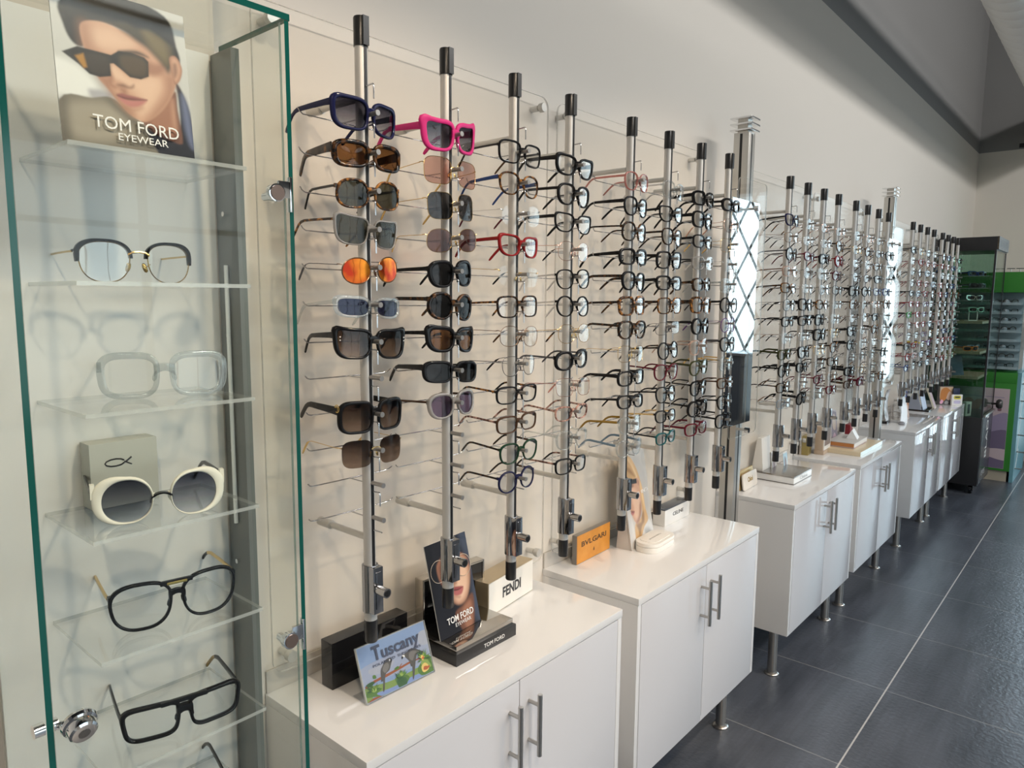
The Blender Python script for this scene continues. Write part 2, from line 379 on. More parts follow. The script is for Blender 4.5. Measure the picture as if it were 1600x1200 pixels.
# lamps: housings
lh = mat('lamp_housing', (.05, .05, .05), .5)
lf = thing('linear_pendant_lamp', 'long linear lamp hung high under the dark ceiling', 'lamp', (LAMP_X, 4.1, LAMP_Z))
obj('housing', MB().box(-.22, .22, -3.65, 3.65, .03, .09, M=Matrix.Rotation(R(40), 4, 'Y')), lh, lf)
obj('suspension_rod', MB().cyl((0, -3, .05), (0, -3, CZ - LAMP_Z), .008), lh, lf); obj('suspension_rod', MB().cyl((0, 3, .05), (0, 3, CZ - LAMP_Z), .008), lh, lf)
for i, yy in enumerate((-2.2, 1.0, 4.2, 7.0)):  # housings made up to go with the added fill panels
    t = thing('fill_panel_lamp', ('slim added fill panel hung behind the camera', 'slim added fill panel hung beside the tall glass case', 'slim added fill panel hung over the floor by the second mirror', 'slim added fill panel hung nearest the far window')[i], 'lamp', (3.0, yy, 3.9))
    obj('housing', MB().box(-.57, .57, -.16, .16, 0, .05), lh, t)
    for sx_ in (-.4, .4): obj('suspension_rod', MB().cyl((sx_, 0, .05), (sx_, 0, CZ - 3.9), .006), lh, t)
tr = thing('lamp_track', 'black ceiling track carrying three spot heads', 'lamp track', (1.75, .8, 3.45))
obj('rail', MB().box(-.02, .02, -1.9, 1.9, 0, .04), lh, tr)
for yy in (-1.6, 1.6): obj('suspension_rod', MB().cyl((0, yy, .04), (0, yy, CZ - 3.45), .006), lh, tr)
for a, b_ in SPOTS:
    d = (Vector(b_) - Vector(a)).normalized(); loc = Vector(a) - Vector((1.75, .8, 3.45))
    obj('spot_head', MB().cyl(loc - d * .13, loc - d * .02, .055, .055, 20).cyl(loc - d * .1, (0, loc.y, 0), .01), lh, tr, smooth=40)

# ------------------------------------------------------------------ white cabinets
CW = .862
cab_lab = ['white gloss cabinet nearest the glass case, parrot sign and black box on top', 'white gloss cabinet carrying the orange block and the white oval case',
           'white gloss cabinet right after the first mirror post, pale plaque and silver-topped book on top', 'white gloss cabinet carrying the stack of orange and yellow books',
           'white gloss cabinet right after the second mirror post', 'farthest white gloss cabinet, beside the black showcase']
CAB_Y = [.74, 1.687, 2.917, 3.867, 5.10, 6.003]
def cab_meshes():
    D = {}
    ZT, ZL, ZB = .72, .6996, .153
    D['body'] = MB().box(XW + .001, -.002, 0, .018, ZB, ZL - .0005).box(XW + .001, -.002, CW - .018, CW, ZB, ZL - .0005).box(XW + .001, -.002, .0175, CW - .0175, ZB, ZB + .018).box(XW + .001, XW + .012, .0175, CW - .0175, ZB + .0175, ZL - .0005).box(XW + .001, -.021, .0175, CW - .0175, .40, .418).mesh('body', [white_gloss], bevel=.0008)
    D['worktop'] = MB().box(XW + .001, 0, 0, CW, ZL, ZT).mesh('worktop', [white_gloss], bevel=.0012)
    D['backsplash'] = MB().box(XW + .0005, XW + .006, .002, CW - .002, ZT + .0003, ZT + .05).mesh('backsplash', [mat('backsplash_grey', (.52, .49, .45), .4)], bevel=.0006)
    y0, ym, y1 = .0205, CW / 2, CW - .0205
    D['door1'] = MB().box(-.02, -.0015, y0, ym - .0014, ZB + .002, ZL - .004).mesh('door', [door_shaded], bevel=.0012)
    D['door2'] = MB().box(-.02, -.0015, ym + .0014, y1, ZB + .002, ZL - .004).mesh('door', [door_shaded], bevel=.0012)
    h = MB().cyl((.031, 0, -.075), (.031, 0, .075), .0058, seg=14)
    for z in (-.048, .048): h.cyl((-.003, 0, z), (.031, 0, z), .0045, seg=10)
    D['handle'] = h.mesh('handle', [steel], 40)
    D['leg'] = MB().lathe([(.030, FZ + .0005), (.030, FZ + .006), (.026, FZ + .010), (.0195, FZ + .012), (.0195, .152)], 20).mesh('leg', [steel], 40)
    return D
CM = cab_meshes()
for i, y0 in enumerate(CAB_Y):
    t = thing('cabinet', cab_lab[i], 'cabinet', (0, y0, 0), 0, 'white cabinets under the eyewear poles')
    put('body', CM['body'], t); put('worktop', CM['worktop'], t); put('backsplash', CM['backsplash'], t)
    for k in (1, 2):
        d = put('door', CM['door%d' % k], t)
        put('handle', CM['handle'], d, (0, CW / 2 + (-.034 if k == 1 else .034), .585))
    for lx in (-.085, -.29):
        for ly in (.075, CW - .075): put('leg', CM['leg'], t, (lx, ly, 0))

# ------------------------------------------------------------------ acrylic back panels on stand-off caps
POLES_Y = [.8648 + .218 * k for k in range(4)] + [1.813 + .218 * k for k in range(4)] + [3.0625 + .218 * k for k in range(4)] + [4.0088 + .218 * k for k in range(4)] + [5.2843 + .218 * k for k in range(4)] + [6.2474 + .218 * k for k in range(4)]
PX = -.142
pan_e = glassy('panel_edge', (.72, .73, .71), refl=.8, body=(.75, .74, .72), bodyf=.5)
pan_m = glassy('frosted_panel', (.995, .99, .98), refl=.22, rough=.22, body=(.86, .84, .80), bodyf=.06)
pm = MB().prism(rrect(.905, 1.345, .03), .006)
nf = len(pm.f); npoly = len(rrect(.905, 1.345, .03))
pm.m[-npoly:] = [1] * npoly
panel_me = pm.mesh('sheet', [pan_m, pan_e], 30)
cap_me = MB().lathe([(.0125, 0), (.0125, .012), (.0115, .0135), (0.0001, .0135)], 20, M=Matrix.Rotation(pi / 2, 4, 'Y')).mesh('standoff_cap', [silver_l], 40)
post_me = MB().cyl((-.026, 0, 0), (0, 0, 0), .008, seg=12).mesh('standoff', [silver_l], 40)
where = ['behind the four poles nearest the glass case', 'behind the four poles before the first mirror', 'behind the four poles just past the first mirror', 'behind the four poles before the second mirror', 'behind the four poles just past the second mirror', 'behind the four farthest poles']
for i in range(6):
    yc = POLES_Y[4 * i] + .327 + .004
    t = thing('back_panel', 'clear acrylic wall panel ' + where[i], 'acrylic panel', (XW + .027, yc, 1.4425), 0, 'clear panels behind the poles')
    put('sheet', panel_me, t)
    for sy in (-1, 1):
        for sz in (-1, 1):
            c = put('standoff_cap', cap_me, t, (.006, sy * .415, sz * .64)); put('standoff', post_me, c, (-.006, 0, 0))

# ------------------------------------------------------------------ eyewear poles
def seq(n): return ['first', 'second', 'third', 'fourth', 'fifth', 'sixth', 'seventh', 'eighth', 'ninth', 'tenth', 'eleventh', 'twelfth'][n]
def pole_phrase(i):
    if i < 8: return seq(i) + ' pole from the glass case'
    return seq((i - 8) % 8) + ' pole past the ' + ('near' if i < 16 else 'far') + ' mirror'
PEGZ = [1.892 - .07 * k for k in range(12)]
track_m = mat('black_track', (.01, .01, .011), .35)
PM = {}
PM['tube'] = MB().cyl((0, 0, .925), (0, 0, 2.018), .0122, seg=24).mesh('tube', [silver], 40)
PM['track'] = MB().box(.0110, .0134, -.0030, .0030, 1.0225, 2.017).mesh('track', [track_m])
PM['upper_cap'] = MB().lathe([(.0135, 2.016), (.0135, 2.066), (.0125, 2.0686), (.0001, 2.0686)], 24).box(.008, .017, -.0065, .0065, 2.0165, 2.068).mesh('upper_cap', [black], 40)
PM['lower_cap'] = MB().lathe([(.0001, .859), (.0125, .859), (.0135, .861), (.0135, .906)], 24).mesh('lower_cap', [black], 40)
PM['collar'] = MB().lathe([(.0130, .9055), (.0130, .9245)], 24).mesh('collar', [silver], 40)
PM['clamp'] = MB().lathe([(.0122, .924), (.0165, .9245), (.0165, 1.022), (.0122, 1.0225)], 24).box(.010, .0265, -.012, .012, .9255, 1.021).box(.0262, .0285, -.006, .006, .935, 1.012).mesh('clamp', [dark_chrome], bevel=.001)
kl = MB().cyl((.0255, 0, .975), (.054, 0, .975), .0098, seg=20).cyl((.0535, 0, .975), (.0548, 0, .975), .0072, seg=16, mi=1).box(.0546, .0554, -.0012, .0012, .9705, .9795, mi=1)
PM['lock'] = kl.mesh('lock', [mat('lock_steel', (.50, .49, .48), .2, 1), black], 40)
def arm(z):
    return MB().cyl((-.0115, 0, z), (-.135, 0, z), .0068, seg=14).cyl((-.128, 0, z), (-.169, 0, z), .0095, seg=16).cyl((-.125, 0, z), (-.1282, 0, z), .0085, seg=16).mesh('wall_arm', [silver_l], 40)
PM['arm1'] = arm(1.926); PM['arm2'] = arm(1.076)
PM['nose_peg'] = MB().cyl((.0130, 0, 0), (.045, 0, 0), .0043, seg=12).cyl((.0448, 0, 0), (.0470, 0, 0), .0052, seg=12).mesh('nose_peg', [mat('peg_metal', (.36, .35, .34), .38, .8)], 40)
PM['hook'] = MB().tube([(.0130, 0, 0), (.031, 0, .0012), (.0335, 0, .001), (.0350, 0, -.0015), (.0353, 0, -.005), (.0353, 0, -.026)], .0015, 6).mesh('hook', [wire], 60)
PM['pin'] = MB().cyl((.0130, 0, 0), (.040, 0, 0), .0014, seg=6).mesh('hook', [wire], 60)
PM['temple_bar'] = MB().tube([(-.052, -.104, .0085), (-.055, -.098, .0035), (-.060, -.088, .0003), (-.060, -.05, 0), (-.060, 0, 0), (-.060, .05, 0), (-.060, .088, .0003), (-.055, .098, .0035), (-.052, .104, .0085)], .0013, 6).cyl((-.0600, 0, 0), (-.0118, 0, 0), .0013, seg=6).mesh('temple_bar', [wire], 60)
pole_desc = ['standing over the black box', 'with the pink sunglasses near its top', 'ending above the white block lettered in black', 'over the gap between the two nearest cabinets',
             'just past the orange block, pink round frame on top', 'between the blonde poster and the slate-topped white block', 'second before the near mirror', 'right beside the near mirror']
for i, y in enumerate(POLES_Y):
    lab = 'silver display pole with black ends, ' + (pole_desc[i] if i < 8 else 'the ' + pole_phrase(i))
    t = thing('display_pole', lab, 'display pole', (PX, y, 0), 0, 'eyewear display poles along the wall')
    for n in ('tube', 'track', 'upper_cap', 'lower_cap', 'collar'): put(n, PM[n], t)
    c = put('clamp', PM['clamp'], t); put('lock', PM['lock'], c)
    put('wall_arm', PM['arm1'], t); put('wall_arm', PM['arm2'], t)
    for z in PEGZ:
        put('nose_peg', PM['nose_peg'], t, (0, 0, z)); put('hook', PM['hook'], t, (0, 0, z + .0525)); put('temple_bar', PM['temple_bar'], t, (0, 0, z - .003))
    put('hook', PM['pin'], t, (0, 0, PEGZ[-1] - .026))

# ------------------------------------------------------------------ mirror posts
def mirror_post(y, lab, mlab):
    t = thing('mirror_post', lab, 'post', (-.2, y, 0), 0, 'square aluminium posts')
    mb = MB().box(-.03, .03, -.03, .03, FZ + .001, 2.19)
    obj('column', mb, mat('post_aluminium', (.62, .60, .56), .33, .9), t, bevel=.003)
    sl = MB().box(.0298, .0304, -.005, .005, FZ + .02, 2.185)
    obj('slot', sl, track_m, t)
    obj('slot', MB().box(-.005, .005, -.0304, -.0298, FZ + .02, 2.185), track_m, t)
    for k in range(3): obj('cap_plate', MB().box(-.042, .042, -.042, .042, 2.195 + .022 * k, 2.201 + .022 * k), chrome, t, bevel=.001)
    obj('cap_core', MB().box(-.02, .02, -.02, .02, 2.189, 2.24), steel, t)
    # mirror in a clear holder
    yc = -.055
    m = thing('mirror', mlab, 'mirror', (-.162, y + yc, 1.515), 0, 'tall try-on mirrors')
    sh = MB().prism(rrect(.262, .97, .02, cyy=0), .005)
    sh.m[-24:] = [1] * 24
    obj('holder_sheet', sh, [glassy('holder_sheet_acrylic', (.99, .99, .985), refl=.3), acry_edge], m, (.026, 0, 0), smooth=30)
    obj('mirror_glass', MB().box(.0005, .0055, -.124, .124, -.445, .415), mat('mirror_silver', (.86, .88, .88), .01, 1), m)
    obj('mirror_back', MB().box(-.006, 0, -.126, .126, -.447, .417), mat('mirror_backing', (.3, .3, .3), .4), m)
    for z in (.385, -.465): obj('screw_cap', MB().cyl((.0312, 0.02, z), (.047, 0.02, z), .0105, seg=18), chrome, m, smooth=40)
    for z in (.385, -.465): obj('standoff', MB().cyl((-.0075, .02, z), (.0312, .02, z), .005, seg=10), silver_l, m, smooth=40)
    return t
mirror_post(2.725, 'square aluminium post with stacked top plates, between the second and third cabinets', 'tall narrow mirror on the near aluminium post, reflecting the window lattice')
mirror_post(4.93, 'square aluminium post with stacked top plates, between the fourth and fifth cabinets', 'tall narrow mirror on the far aluminium post')

# ------------------------------------------------------------------ eyewear
def ace(name, col, rough=.12): return mat('acetate_' + name, col, min(rough, .10) if rough < .2 else rough, 0, .22, .0)
FR = {
 'black': ace('black', (.008, .008, .009)), 'navy': ace('navy', (.012, .014, .055)), 'pink': ace('pink', (.62, .03, .20), .4), 'red': ace('red', (.26, .012, .014)),
 'burg': ace('burgundy', (.10, .008, .018)), 'brown': ace('brown', (.06, .028, .014)), 'cream': ace('cream', (.80, .78, .68)), 'olive': ace('olive', (.045, .05, .02)),
 'teal': ace('teal', (.01, .09, .10)), 'blue': ace('blue', (.015, .05, .20)), 'slate': ace('slate_blue', (.16, .24, .32)), 'dgreen': ace('dark_green', (.01, .04, .02)),
 'purple': ace('purple', (.12, .03, .20)), 'orange': ace('orange', (.55, .16, .03)), 'yellow': ace('yellow', (.75, .60, .03)), 'green': ace('green', (.05, .35, .08)), 'mustard': ace('mustard', (.28, .17, .03)),
 'gold': mat('frame_gold', (.72, .50, .20), .22, 1), 'rose': mat('frame_rose_gold', (.78, .48, .38), .22, 1), 'silver': mat('frame_silver', (.72, .72, .72), .18, 1),
 'gun': mat('frame_gunmetal', (.10, .10, .11), .3, .9), 'bronze': mat('frame_bronze', (.22, .13, .08), .3, .9), 'blk_m': mat('frame_black_metal', (.012, .012, .013), .3, .3),
 'crystal': glassy('acetate_crystal', (.84, .86, .86), refl=1.6, body=(.80, .82, .83), bodyf=.07), 'grey_c': glassy('acetate_grey_crystal', (.62, .60, .58), refl=1.6, body=(.42, .40, .38), bodyf=.45),
 'pink_c': glassy('acetate_pink_crystal', (.80, .42, .38), refl=2.0, body=(.60, .26, .22), bodyf=.4), 'nude_c': glassy('acetate_nude_crystal', (.85, .70, .62), refl=2.0, body=(.62, .45, .38), bodyf=.3),
 'blue_c': glassy('acetate_blue_crystal', (.55, .68, .78), refl=2.0, body=(.35, .48, .58), bodyf=.4),
 'tort': noise_col('acetate_tortoise', (.012, .006, .003), (.36, .15, .03), 95, .42, .62, .12, spec=.35, extra=(.52, (.07, .028, .008))),
 'dtort': noise_col('acetate_dark_tortoise', (.006, .004, .003), (.15, .06, .015), 80, .48, .72, .12, spec=.35),
 'amber': noise_col('acetate_amber_tortoise', (.05, .02, .005), (.60, .30, .06), 70, .40, .60, .12, spec=.35),
 'ptort': noise_col('acetate_pink_tortoise', (.10, .04, .03), (.55, .33, .27), 110, .42, .6, .12, spec=.35),
}
LENS = {
 'clear': glassy('lens_clear', (.98, .982, .98), refl=1.2), 'grey': glassy('lens_grey', (.30, .30, .31), refl=.5), 'gradgrey': glassy('lens_grey_gradient', (.20, .20, .25), (.62, .62, .66), refl=.6),
 'gradbrown': glassy('lens_brown_gradient', (.20, .155, .13), (.55, .47, .41), refl=.6), 'brown': glassy('lens_brown', (.50, .35, .22), refl=.5), 'dark': glassy('lens_dark', (.17, .17, .18), refl=.5),
 'rose': glassy('lens_rose', (.86, .70, .66), refl=.9), 'mauve': glassy('lens_mauve', (.50, .40, .40), refl=.6), 'dblue': glassy('lens_dark_blue', (.20, .22, .36), refl=.6), 'plum': glassy('lens_plum', (.42, .35, .46), refl=.6),
 'green': glassy('lens_green_grey', (.33, .33, .29), refl=.5), 'white_grad': glassy('lens_ink_gradient', (.22, .23, .29), (.86, .87, .90), refl=.8, z0=-.034, z1=.014),
}
def fire_lens():
    m = bpy.data.materials.new('lens_fire_mirror'); m.use_nodes = True; N, L, b = nodes(m)
    t = N.new('ShaderNodeTexCoord'); n = N.new('ShaderNodeTexNoise'); n.inputs['Scale'].default_value = 22; r = N.new('ShaderNodeValToRGB')
    e = r.color_ramp.elements; e[0].position = .35; e[0].color = (.42, .035, .012, 1); e[1].position = .68; e[1].color = (.85, .30, .03, 1)
    L.new(t.outputs['Object'], n.inputs['Vector']); L.new(n.outputs[0], r.inputs[0]); L.new(r.outputs[0], b.inputs['Base Color'])
    b.inputs['Metallic'].default_value = .9; b.inputs['Roughness'].default_value = .08
    return m
LENS['fire'] = fire_lens()

SHAPES = {  # half width, half height, squareness, cat lift, taper
 'rect': (.0270, .0180, 3.2, .00, .06), 'square': (.0268, .0220, 3.4, .0, .07), 'round': (.0245, .0232, 2.1, 0, 0), 'oval': (.0265, .0195, 2.3, 0, 0),
 'cat': (.0275, .0205, 2.6, .28, .12), 'geo': (.0258, .0225, 2.5, 0, -.03), 'pantos': (.0248, .0222, 2.5, 0, .12), 'avi': (.0305, .0265, 2.6, .0, .12),
 'big': (.0295, .0240, 3.3, .16, .08), 'narrow': (.0285, .0150, 2.9, .20, .05), 'bigsq': (.0285, .0258, 3.6, 0, .03), 'small': (.0245, .0165, 2.7, .05, .08), 'bigcat': (.0292, .0235, 3.3, .34, .13),
 'flat': (.0280, .0185, 4.5, 0, .10), 'halo': (.0262, .0255, 2.15, 0, 0), 'ovalbig': (.0262, .0225, 2.15, 0, 0),
}
def outline(shape, n=40, grow=0, s=1):
    """points of one lens; +y is the outer side when s = 1"""
    w, h, ex, cat, tap = SHAPES[shape]; P = []
    for i in range(n):
        a = 2 * pi * i / n; c, d = cos(a), sin(a)
        y = w * math.copysign(abs(c) ** (2 / ex), c); z = h * math.copysign(abs(d) ** (2 / ex), d)
        y *= 1 + tap * z / h
        if cat: z += cat * h * max(0, y / w) ** 2 * (1 if z > 0 else .25) * (.55 + .45 * min(1, max(0, z / h)))
        P.append((s * y, z))
    return P
def offset(P, t):
    """grow the closed curve P outward by t(i, nx, nz)"""
    n = len(P); Q = []
    ar = sum(P[i][0] * P[(i + 1) % n][1] - P[(i + 1) % n][0] * P[i][1] for i in range(n)); sg = 1 if ar > 0 else -1
    for i in range(n):
        (x0, z0), (x1, z1) = P[i - 1], P[(i + 1) % n]; dx, dz = x1 - x0, z1 - z0; l = math.hypot(dx, dz) or 1
        nx, nz = sg * dz / l, -sg * dx / l; k = t(P[i], nx, nz); Q.append((P[i][0] + nx * k, P[i][1] + nz * k))
    return Q
WRAP = [2.0]
def xw(y): return -WRAP[0] * y * y
EW = {}
def eyewear(shape, kind, fc, tc, lens, th=None, rim=None, tip=None, lod=0, gap=.018, halo=False):
    """meshes of one model: front, lens (two), temple (two). Local axes: +x out of the front, y across, z up; origin under the bridge.
    kind: a slim acetate, A bold acetate, m metal, r rimless, b browline"""
    key = (shape, kind, fc, tc, lens, th, rim, tip, lod, gap, halo)
    if key in EW: return EW[key]
    WRAP[0] = 2.0 if lens in ('clear', 'white_grad') else 3.0
    w, h, ex, cat, tap = SHAPES[shape]; nseg = 24 if lod else 40
    c = w + gap / 2; zc = -.010
    F, Tm = FR[fc], FR[tc]; tipm = FR[tip] if tip else Tm
    if rim is None: rim = {'a': .0028, 'A': .0048, 'm': .0007, 'r': 0, 'b': .0007}[kind]
    dep = {'a': .0042, 'A': .0058, 'm': .0014, 'r': .001, 'b': .0014}[kind]
    mb = MB(); D = {}
    for s in (1, -1):
        P = outline(shape, nseg, 0, s); P = [(y + s * c, z + zc) for y, z in P]
        # lens: two faces and an edge
        lm = MB(); k = len(P); lt = .0009 if kind != 'r' else .0013
        mid = [(s * c + (y - s * c) * .5, zc + (z - zc) * .5) for y, z in P]
        vs = []
        for sg in (.5, -.5):
            for ring in (P, mid): vs += [(xw(y) - dep / 2 + sg * lt, y, z) for y, z in ring]
            vs += [(xw(s * c) - dep / 2 + sg * lt, s * c, zc)]
        o2 = 2 * k + 1; fs = []
        for q in (0, o2):
            for i in range(k):
                j = (i + 1) % k; fs += [(q + i, q + j, q + k + j, q + k + i), (q + k + i, q + k + j, q + 2 * k)]
        fs += [(i, (i + 1) % k, o2 + (i + 1) % k, o2 + i) for i in range(k)]
        lm.add(vs, fs); D['lens%d' % s] = lm.mesh('lens', [LENS[lens]], 30)
        if kind in 'aA':
            def tk(p, nx, nz, s=s):
                out_ = max(0, s * nx); top = max(0, nz); b_ = rim * (.85 + .35 * top + .45 * out_ * (1 if kind == 'A' else .4))
                if halo: b_ = rim * (.10 + .95 * out_ ** 1.3 + .62 * top * (.4 + .6 * out_))
                if cat: b_ += rim * cat * 3.2 * out_ * top * 1.6
                return b_
            Q = offset(P, tk); I = offset(P, lambda p, nx, nz: -.0006); Mi = [((a[0] + b_[0]) / 2, (a[1] + b_[1]) / 2) for a, b_ in zip(I, Q)]
            if lod:
                prof = [(I, 0), (Q, 0), (Q, -dep), (I, -dep)]
            else:
                I2 = [((a[0] * .85 + b_[0] * .15), (a[1] * .85 + b_[1] * .15)) for a, b_ in zip(I, Q)]; Q2 = [((a[0] * .15 + b_[0] * .85), (a[1] * .15 + b_[1] * .85)) for a, b_ in zip(I, Q)]
                prof = [(I, -.0012), (I2, -.0002), (Mi, .0003), (Q2, -.0002), (Q, -.0014), (Q, -dep), (I, -dep)]
            rings = [[(xw(y) + dx, y, z) for y, z in C_] for C_, dx in prof]
            n = len(rings); k = len(P); vs = [v for r_ in rings for v in r_]; fs = []
            for a in range(n):
                for i in range(k):
                    b2 = (a + 1) % n; fs.append((a * k + i, a * k + (i + 1) % k, b2 * k + (i + 1) % k, b2 * k + i))
            mb.add(vs, fs)
            zt = zc + h * .55 + cat * h * .42; yo = s * (c + w + rim * (1.0 if kind == 'A' else .8))
            eh = max(rim * 1.0, .0026) * (1 if kind == 'a' else 1.0)
            mb.box(xw(yo) - .009, xw(yo) - .0012, min(yo - s * .0035, yo + s * .0012), max(yo - s * .0035, yo + s * .0012), zt - eh, zt + eh)
        else:
            if kind in 'mb':
                r_ = .0008 if not rim else rim
                pts = [(xw(y) - dep / 2, y, z) for y, z in offset(P, lambda p, nx, nz: .0004)]
                seg = 5; rr = []; k = len(pts)
                Pn = offset(P, lambda p, nx, nz: 1.0)
                for i, (x_, y_, z_) in enumerate(pts):
                    ny, nz = Pn[i][0] - P[i][0], Pn[i][1] - P[i][1]
                    rr.append([(x_ + r_ * 1.2 * cos(2 * pi * j / seg), y_ + ny * r_ * sin(2 * pi * j / seg), z_ + nz * r_ * sin(2 * pi * j / seg)) for j in range(seg)])
                vs = [v for q in rr for v in q]; fs = [(i * seg + j, i * seg + (j + 1) % seg, ((i + 1) % k) * seg + (j + 1) % seg, ((i + 1) % k) * seg + j) for i in range(k) for j in range(seg)]
                mb.add(vs, fs, 1 if kind == 'b' else 0)
            if kind == 'b':   # thick brow along the upper half
                up = [i for i in range(len(P)) if P[i][1] - zc > h * .12 or (s * (P[i][0] - s * c) > w * .9 and P[i][1] - zc > -.1 * h)]
                up.sort(key=lambda i: -s * P[i][0])
                Q = offset(P, lambda p, nx, nz: .0035 + .0035 * max(0, s * nx) * max(0, nz))
                rr = [[(xw(P[i][0]), P[i][0], P[i][1]), (xw(Q[i][0]) + .0006, Q[i][0], Q[i][1]), (xw(Q[i][0]) - .0045, Q[i][0], Q[i][1]), (xw(P[i][0]) - .0045, P[i][0], P[i][1])] for i in up]
                mb.rings(rr)
            zt = zc + h * .5; yo = s * (c + w + .004)
            e0 = (xw(yo) - dep / 2, s * (c + w * .97), zt); mb.tube([e0, (xw(yo) - .001, yo - s * .001, zt + .001), (xw(yo) - .009, yo, zt + .001)], .0012 if kind == 'b' else .0010, 6)
            if kind == 'r': mb.cyl((xw(yo) + .0006, s * (c + w * .9), zt - .001), (xw(yo) - .003, s * (c + w * .9), zt - .001), .0016, seg=8)
            # nose pad on its wire
            yn = s * (gap / 2 - .0015)
            mb.tube([(-.001, s * (gap / 2 + .002), zc - .001), (-.006, s * (gap / 2 + .001), zc - .003), (-.008, yn, zc - .004)], .0005, 5, 1 if kind == 'b' else 0)
            mb.lathe([(.0001, -.006), (.0022, -.0045), (.0028, 0), (.0020, .0045), (.0001, .006)], 8, 1 if kind == 'b' else 0, M=T(-.0085, yn, zc - .005) @ Matrix.Rotation(s * .35, 4, 'X') @ Matrix.Diagonal((.5, 1, 1, 1)))
        # temple: sweeps back from the hinge and drops behind the ear
        tm = MB(); y0 = yo; x0 = xw(yo) - .0075
        thk = th or {'a': .0062, 'A': .0105, 'm': .0014, 'r': .0012, 'b': .0016}[kind]
        wd = .0032 if kind in 'aA' else (.0010 if thk < .002 else .0016)
        path = [(0, 0, 0), (-.012, .0006, 0), (-.05, 0, -.0004), (-.088, -.001, -.0012), (-.099, -.002, -.0035), (-.108, -.003, -.0085), (-.119, -.005, -.0185), (-.130, -.007, -.0295), (-.134, -.008, -.034)]
        nps = len(path); rr = []; tipk = 4
        for i, (px, py, pz) in enumerate(path):
            d = Vector(path[min(i + 1, nps - 1)]) - Vector(path[max(i - 1, 0)]); d.normalize(); up_ = Vector((-d.z, 0, d.x)); up_ = up_ if up_.z > 0 else -up_
            if kind in 'aA': hh = thk * (.5 if i == 0 else (.5 - .055 * min(i, 4)) if thk > .008 else .5 - .02 * i) ; hh = max(hh, .0022); ww = wd / 2
            else:
                istip = i >= tipk; hh = max(thk / 2, .0022) if istip and i > tipk else thk / 2; ww = (.0013 if istip and i > tipk else wd / 2)
            if i == nps - 1: hh *= .6
            o_ = Vector((x0 + px, y0 + s * py, zt + pz))
            rr.append([tuple(o_ + up_ * (hh * a) + Vector((0, ww * b_, 0))) for a, b_ in ((1, .6), (.55, 1), (-.55, 1), (-1, .6), (-1, -.6), (-.55, -1), (.55, -1), (1, -.6))])
        n0 = len(tm.f); tm.rings(rr)
        nf_ = (nps - 1) * 8
        for q in range(nf_):
            if q // 8 >= tipk: tm.m[n0 + q] = 1
        tm.m[-1] = 1
        D['temple%d' % s] = tm.mesh('temple', [Tm, tipm], 50)
    # bridge
    if kind in 'aA':
        hb = .0048 if kind == 'A' else .0032; zb = zc + h * .30; yi = gap / 2 + .0012
        if halo: hb = .0012; zb = zc + h * .05
        rr = []
        for i in range(9):
            u = -1 + i / 4; y = u * yi; z = zb + .0042 * (1 - u * u) ; hh = hb * (1 + .45 * u * u)
            rr.append([(xw(y) + .0002, y, z + hh * .8), (xw(y) + .0006, y, z), (xw(y) - .0003, y, z - hh), (xw(y) - dep, y, z - hh), (xw(y) - dep, y, z + hh)])
        mb.rings(rr, 1 if halo else 0)
        for s in (1, -1):  # nose rests
            mb.lathe([(.0001, -.0065), (.0024, -.004), (.0030, 0), (.0022, .005), (.0001, .0075)], 8, 0, M=T(-dep - .0004, s * (gap / 2 - .0002), zc - .001) @ Matrix.Rotation(s * .3, 4, 'X'))
    else:
        zb = zc + h * (.28 if kind != 'b' else .45); r_ = .0009 if kind != 'b' else .0014
        mb.tube([(-.0006, -gap / 2 - .001, zb - .001), (.0006, -gap / 3, zb + .0018), (.001, 0, zb + .0028), (.0006, gap / 3, zb + .0018), (-.0006, gap / 2 + .001, zb - .001)], r_, 6, 1 if kind == 'b' else 0)
        if shape == 'avi': mb.tube([(-.0008, -c * .75, zc + h * .93), (0, 0, zc + h * .80), (-.0008, c * .75, zc + h * .93)], .0008, 6)
    D['front'] = mb.mesh('front', [F, FR['gold'] if kind == 'b' else FR['black']], 50)
    EW[key] = D
    return D
def wear(D, name, label, loc, rot, group=None, parts=True, sc=1.045):
    t = thing(name, label, 'sunglasses' if name == 'sunglasses' else 'eyeglasses', loc, 0, group)
    t.rotation_euler = rot; t.scale = (sc, sc, sc)
    put('front', D['front'], t)
    for s in (1, -1): put('lens', D['lens%d' % s], t); put('temple', D['temple%d' % s], t)
    return t
def merged(D):
    """one mesh for far, tiny pairs"""
    if 'all' in D: return D['all']
    bm = bmesh.new(); mats = []
    for k in ('front', 'lens1', 'lens-1', 'temple1', 'temple-1'):
        me = D[k]; ix = []
        for m in me.materials:
            if m not in mats: mats.append(m)
            ix.append(mats.index(m))
        n0 = len(bm.faces); bm.from_mesh(me); bm.faces.ensure_lookup_table()
        for f in bm.faces[n0:]: f.material_index = ix[f.material_index]
    me = bpy.data.meshes.new('eyeglasses'); bm.to_mesh(me); bm.free()
    for m in mats: me.materials.append(m)
    D['all'] = me
    return me

E_ = None
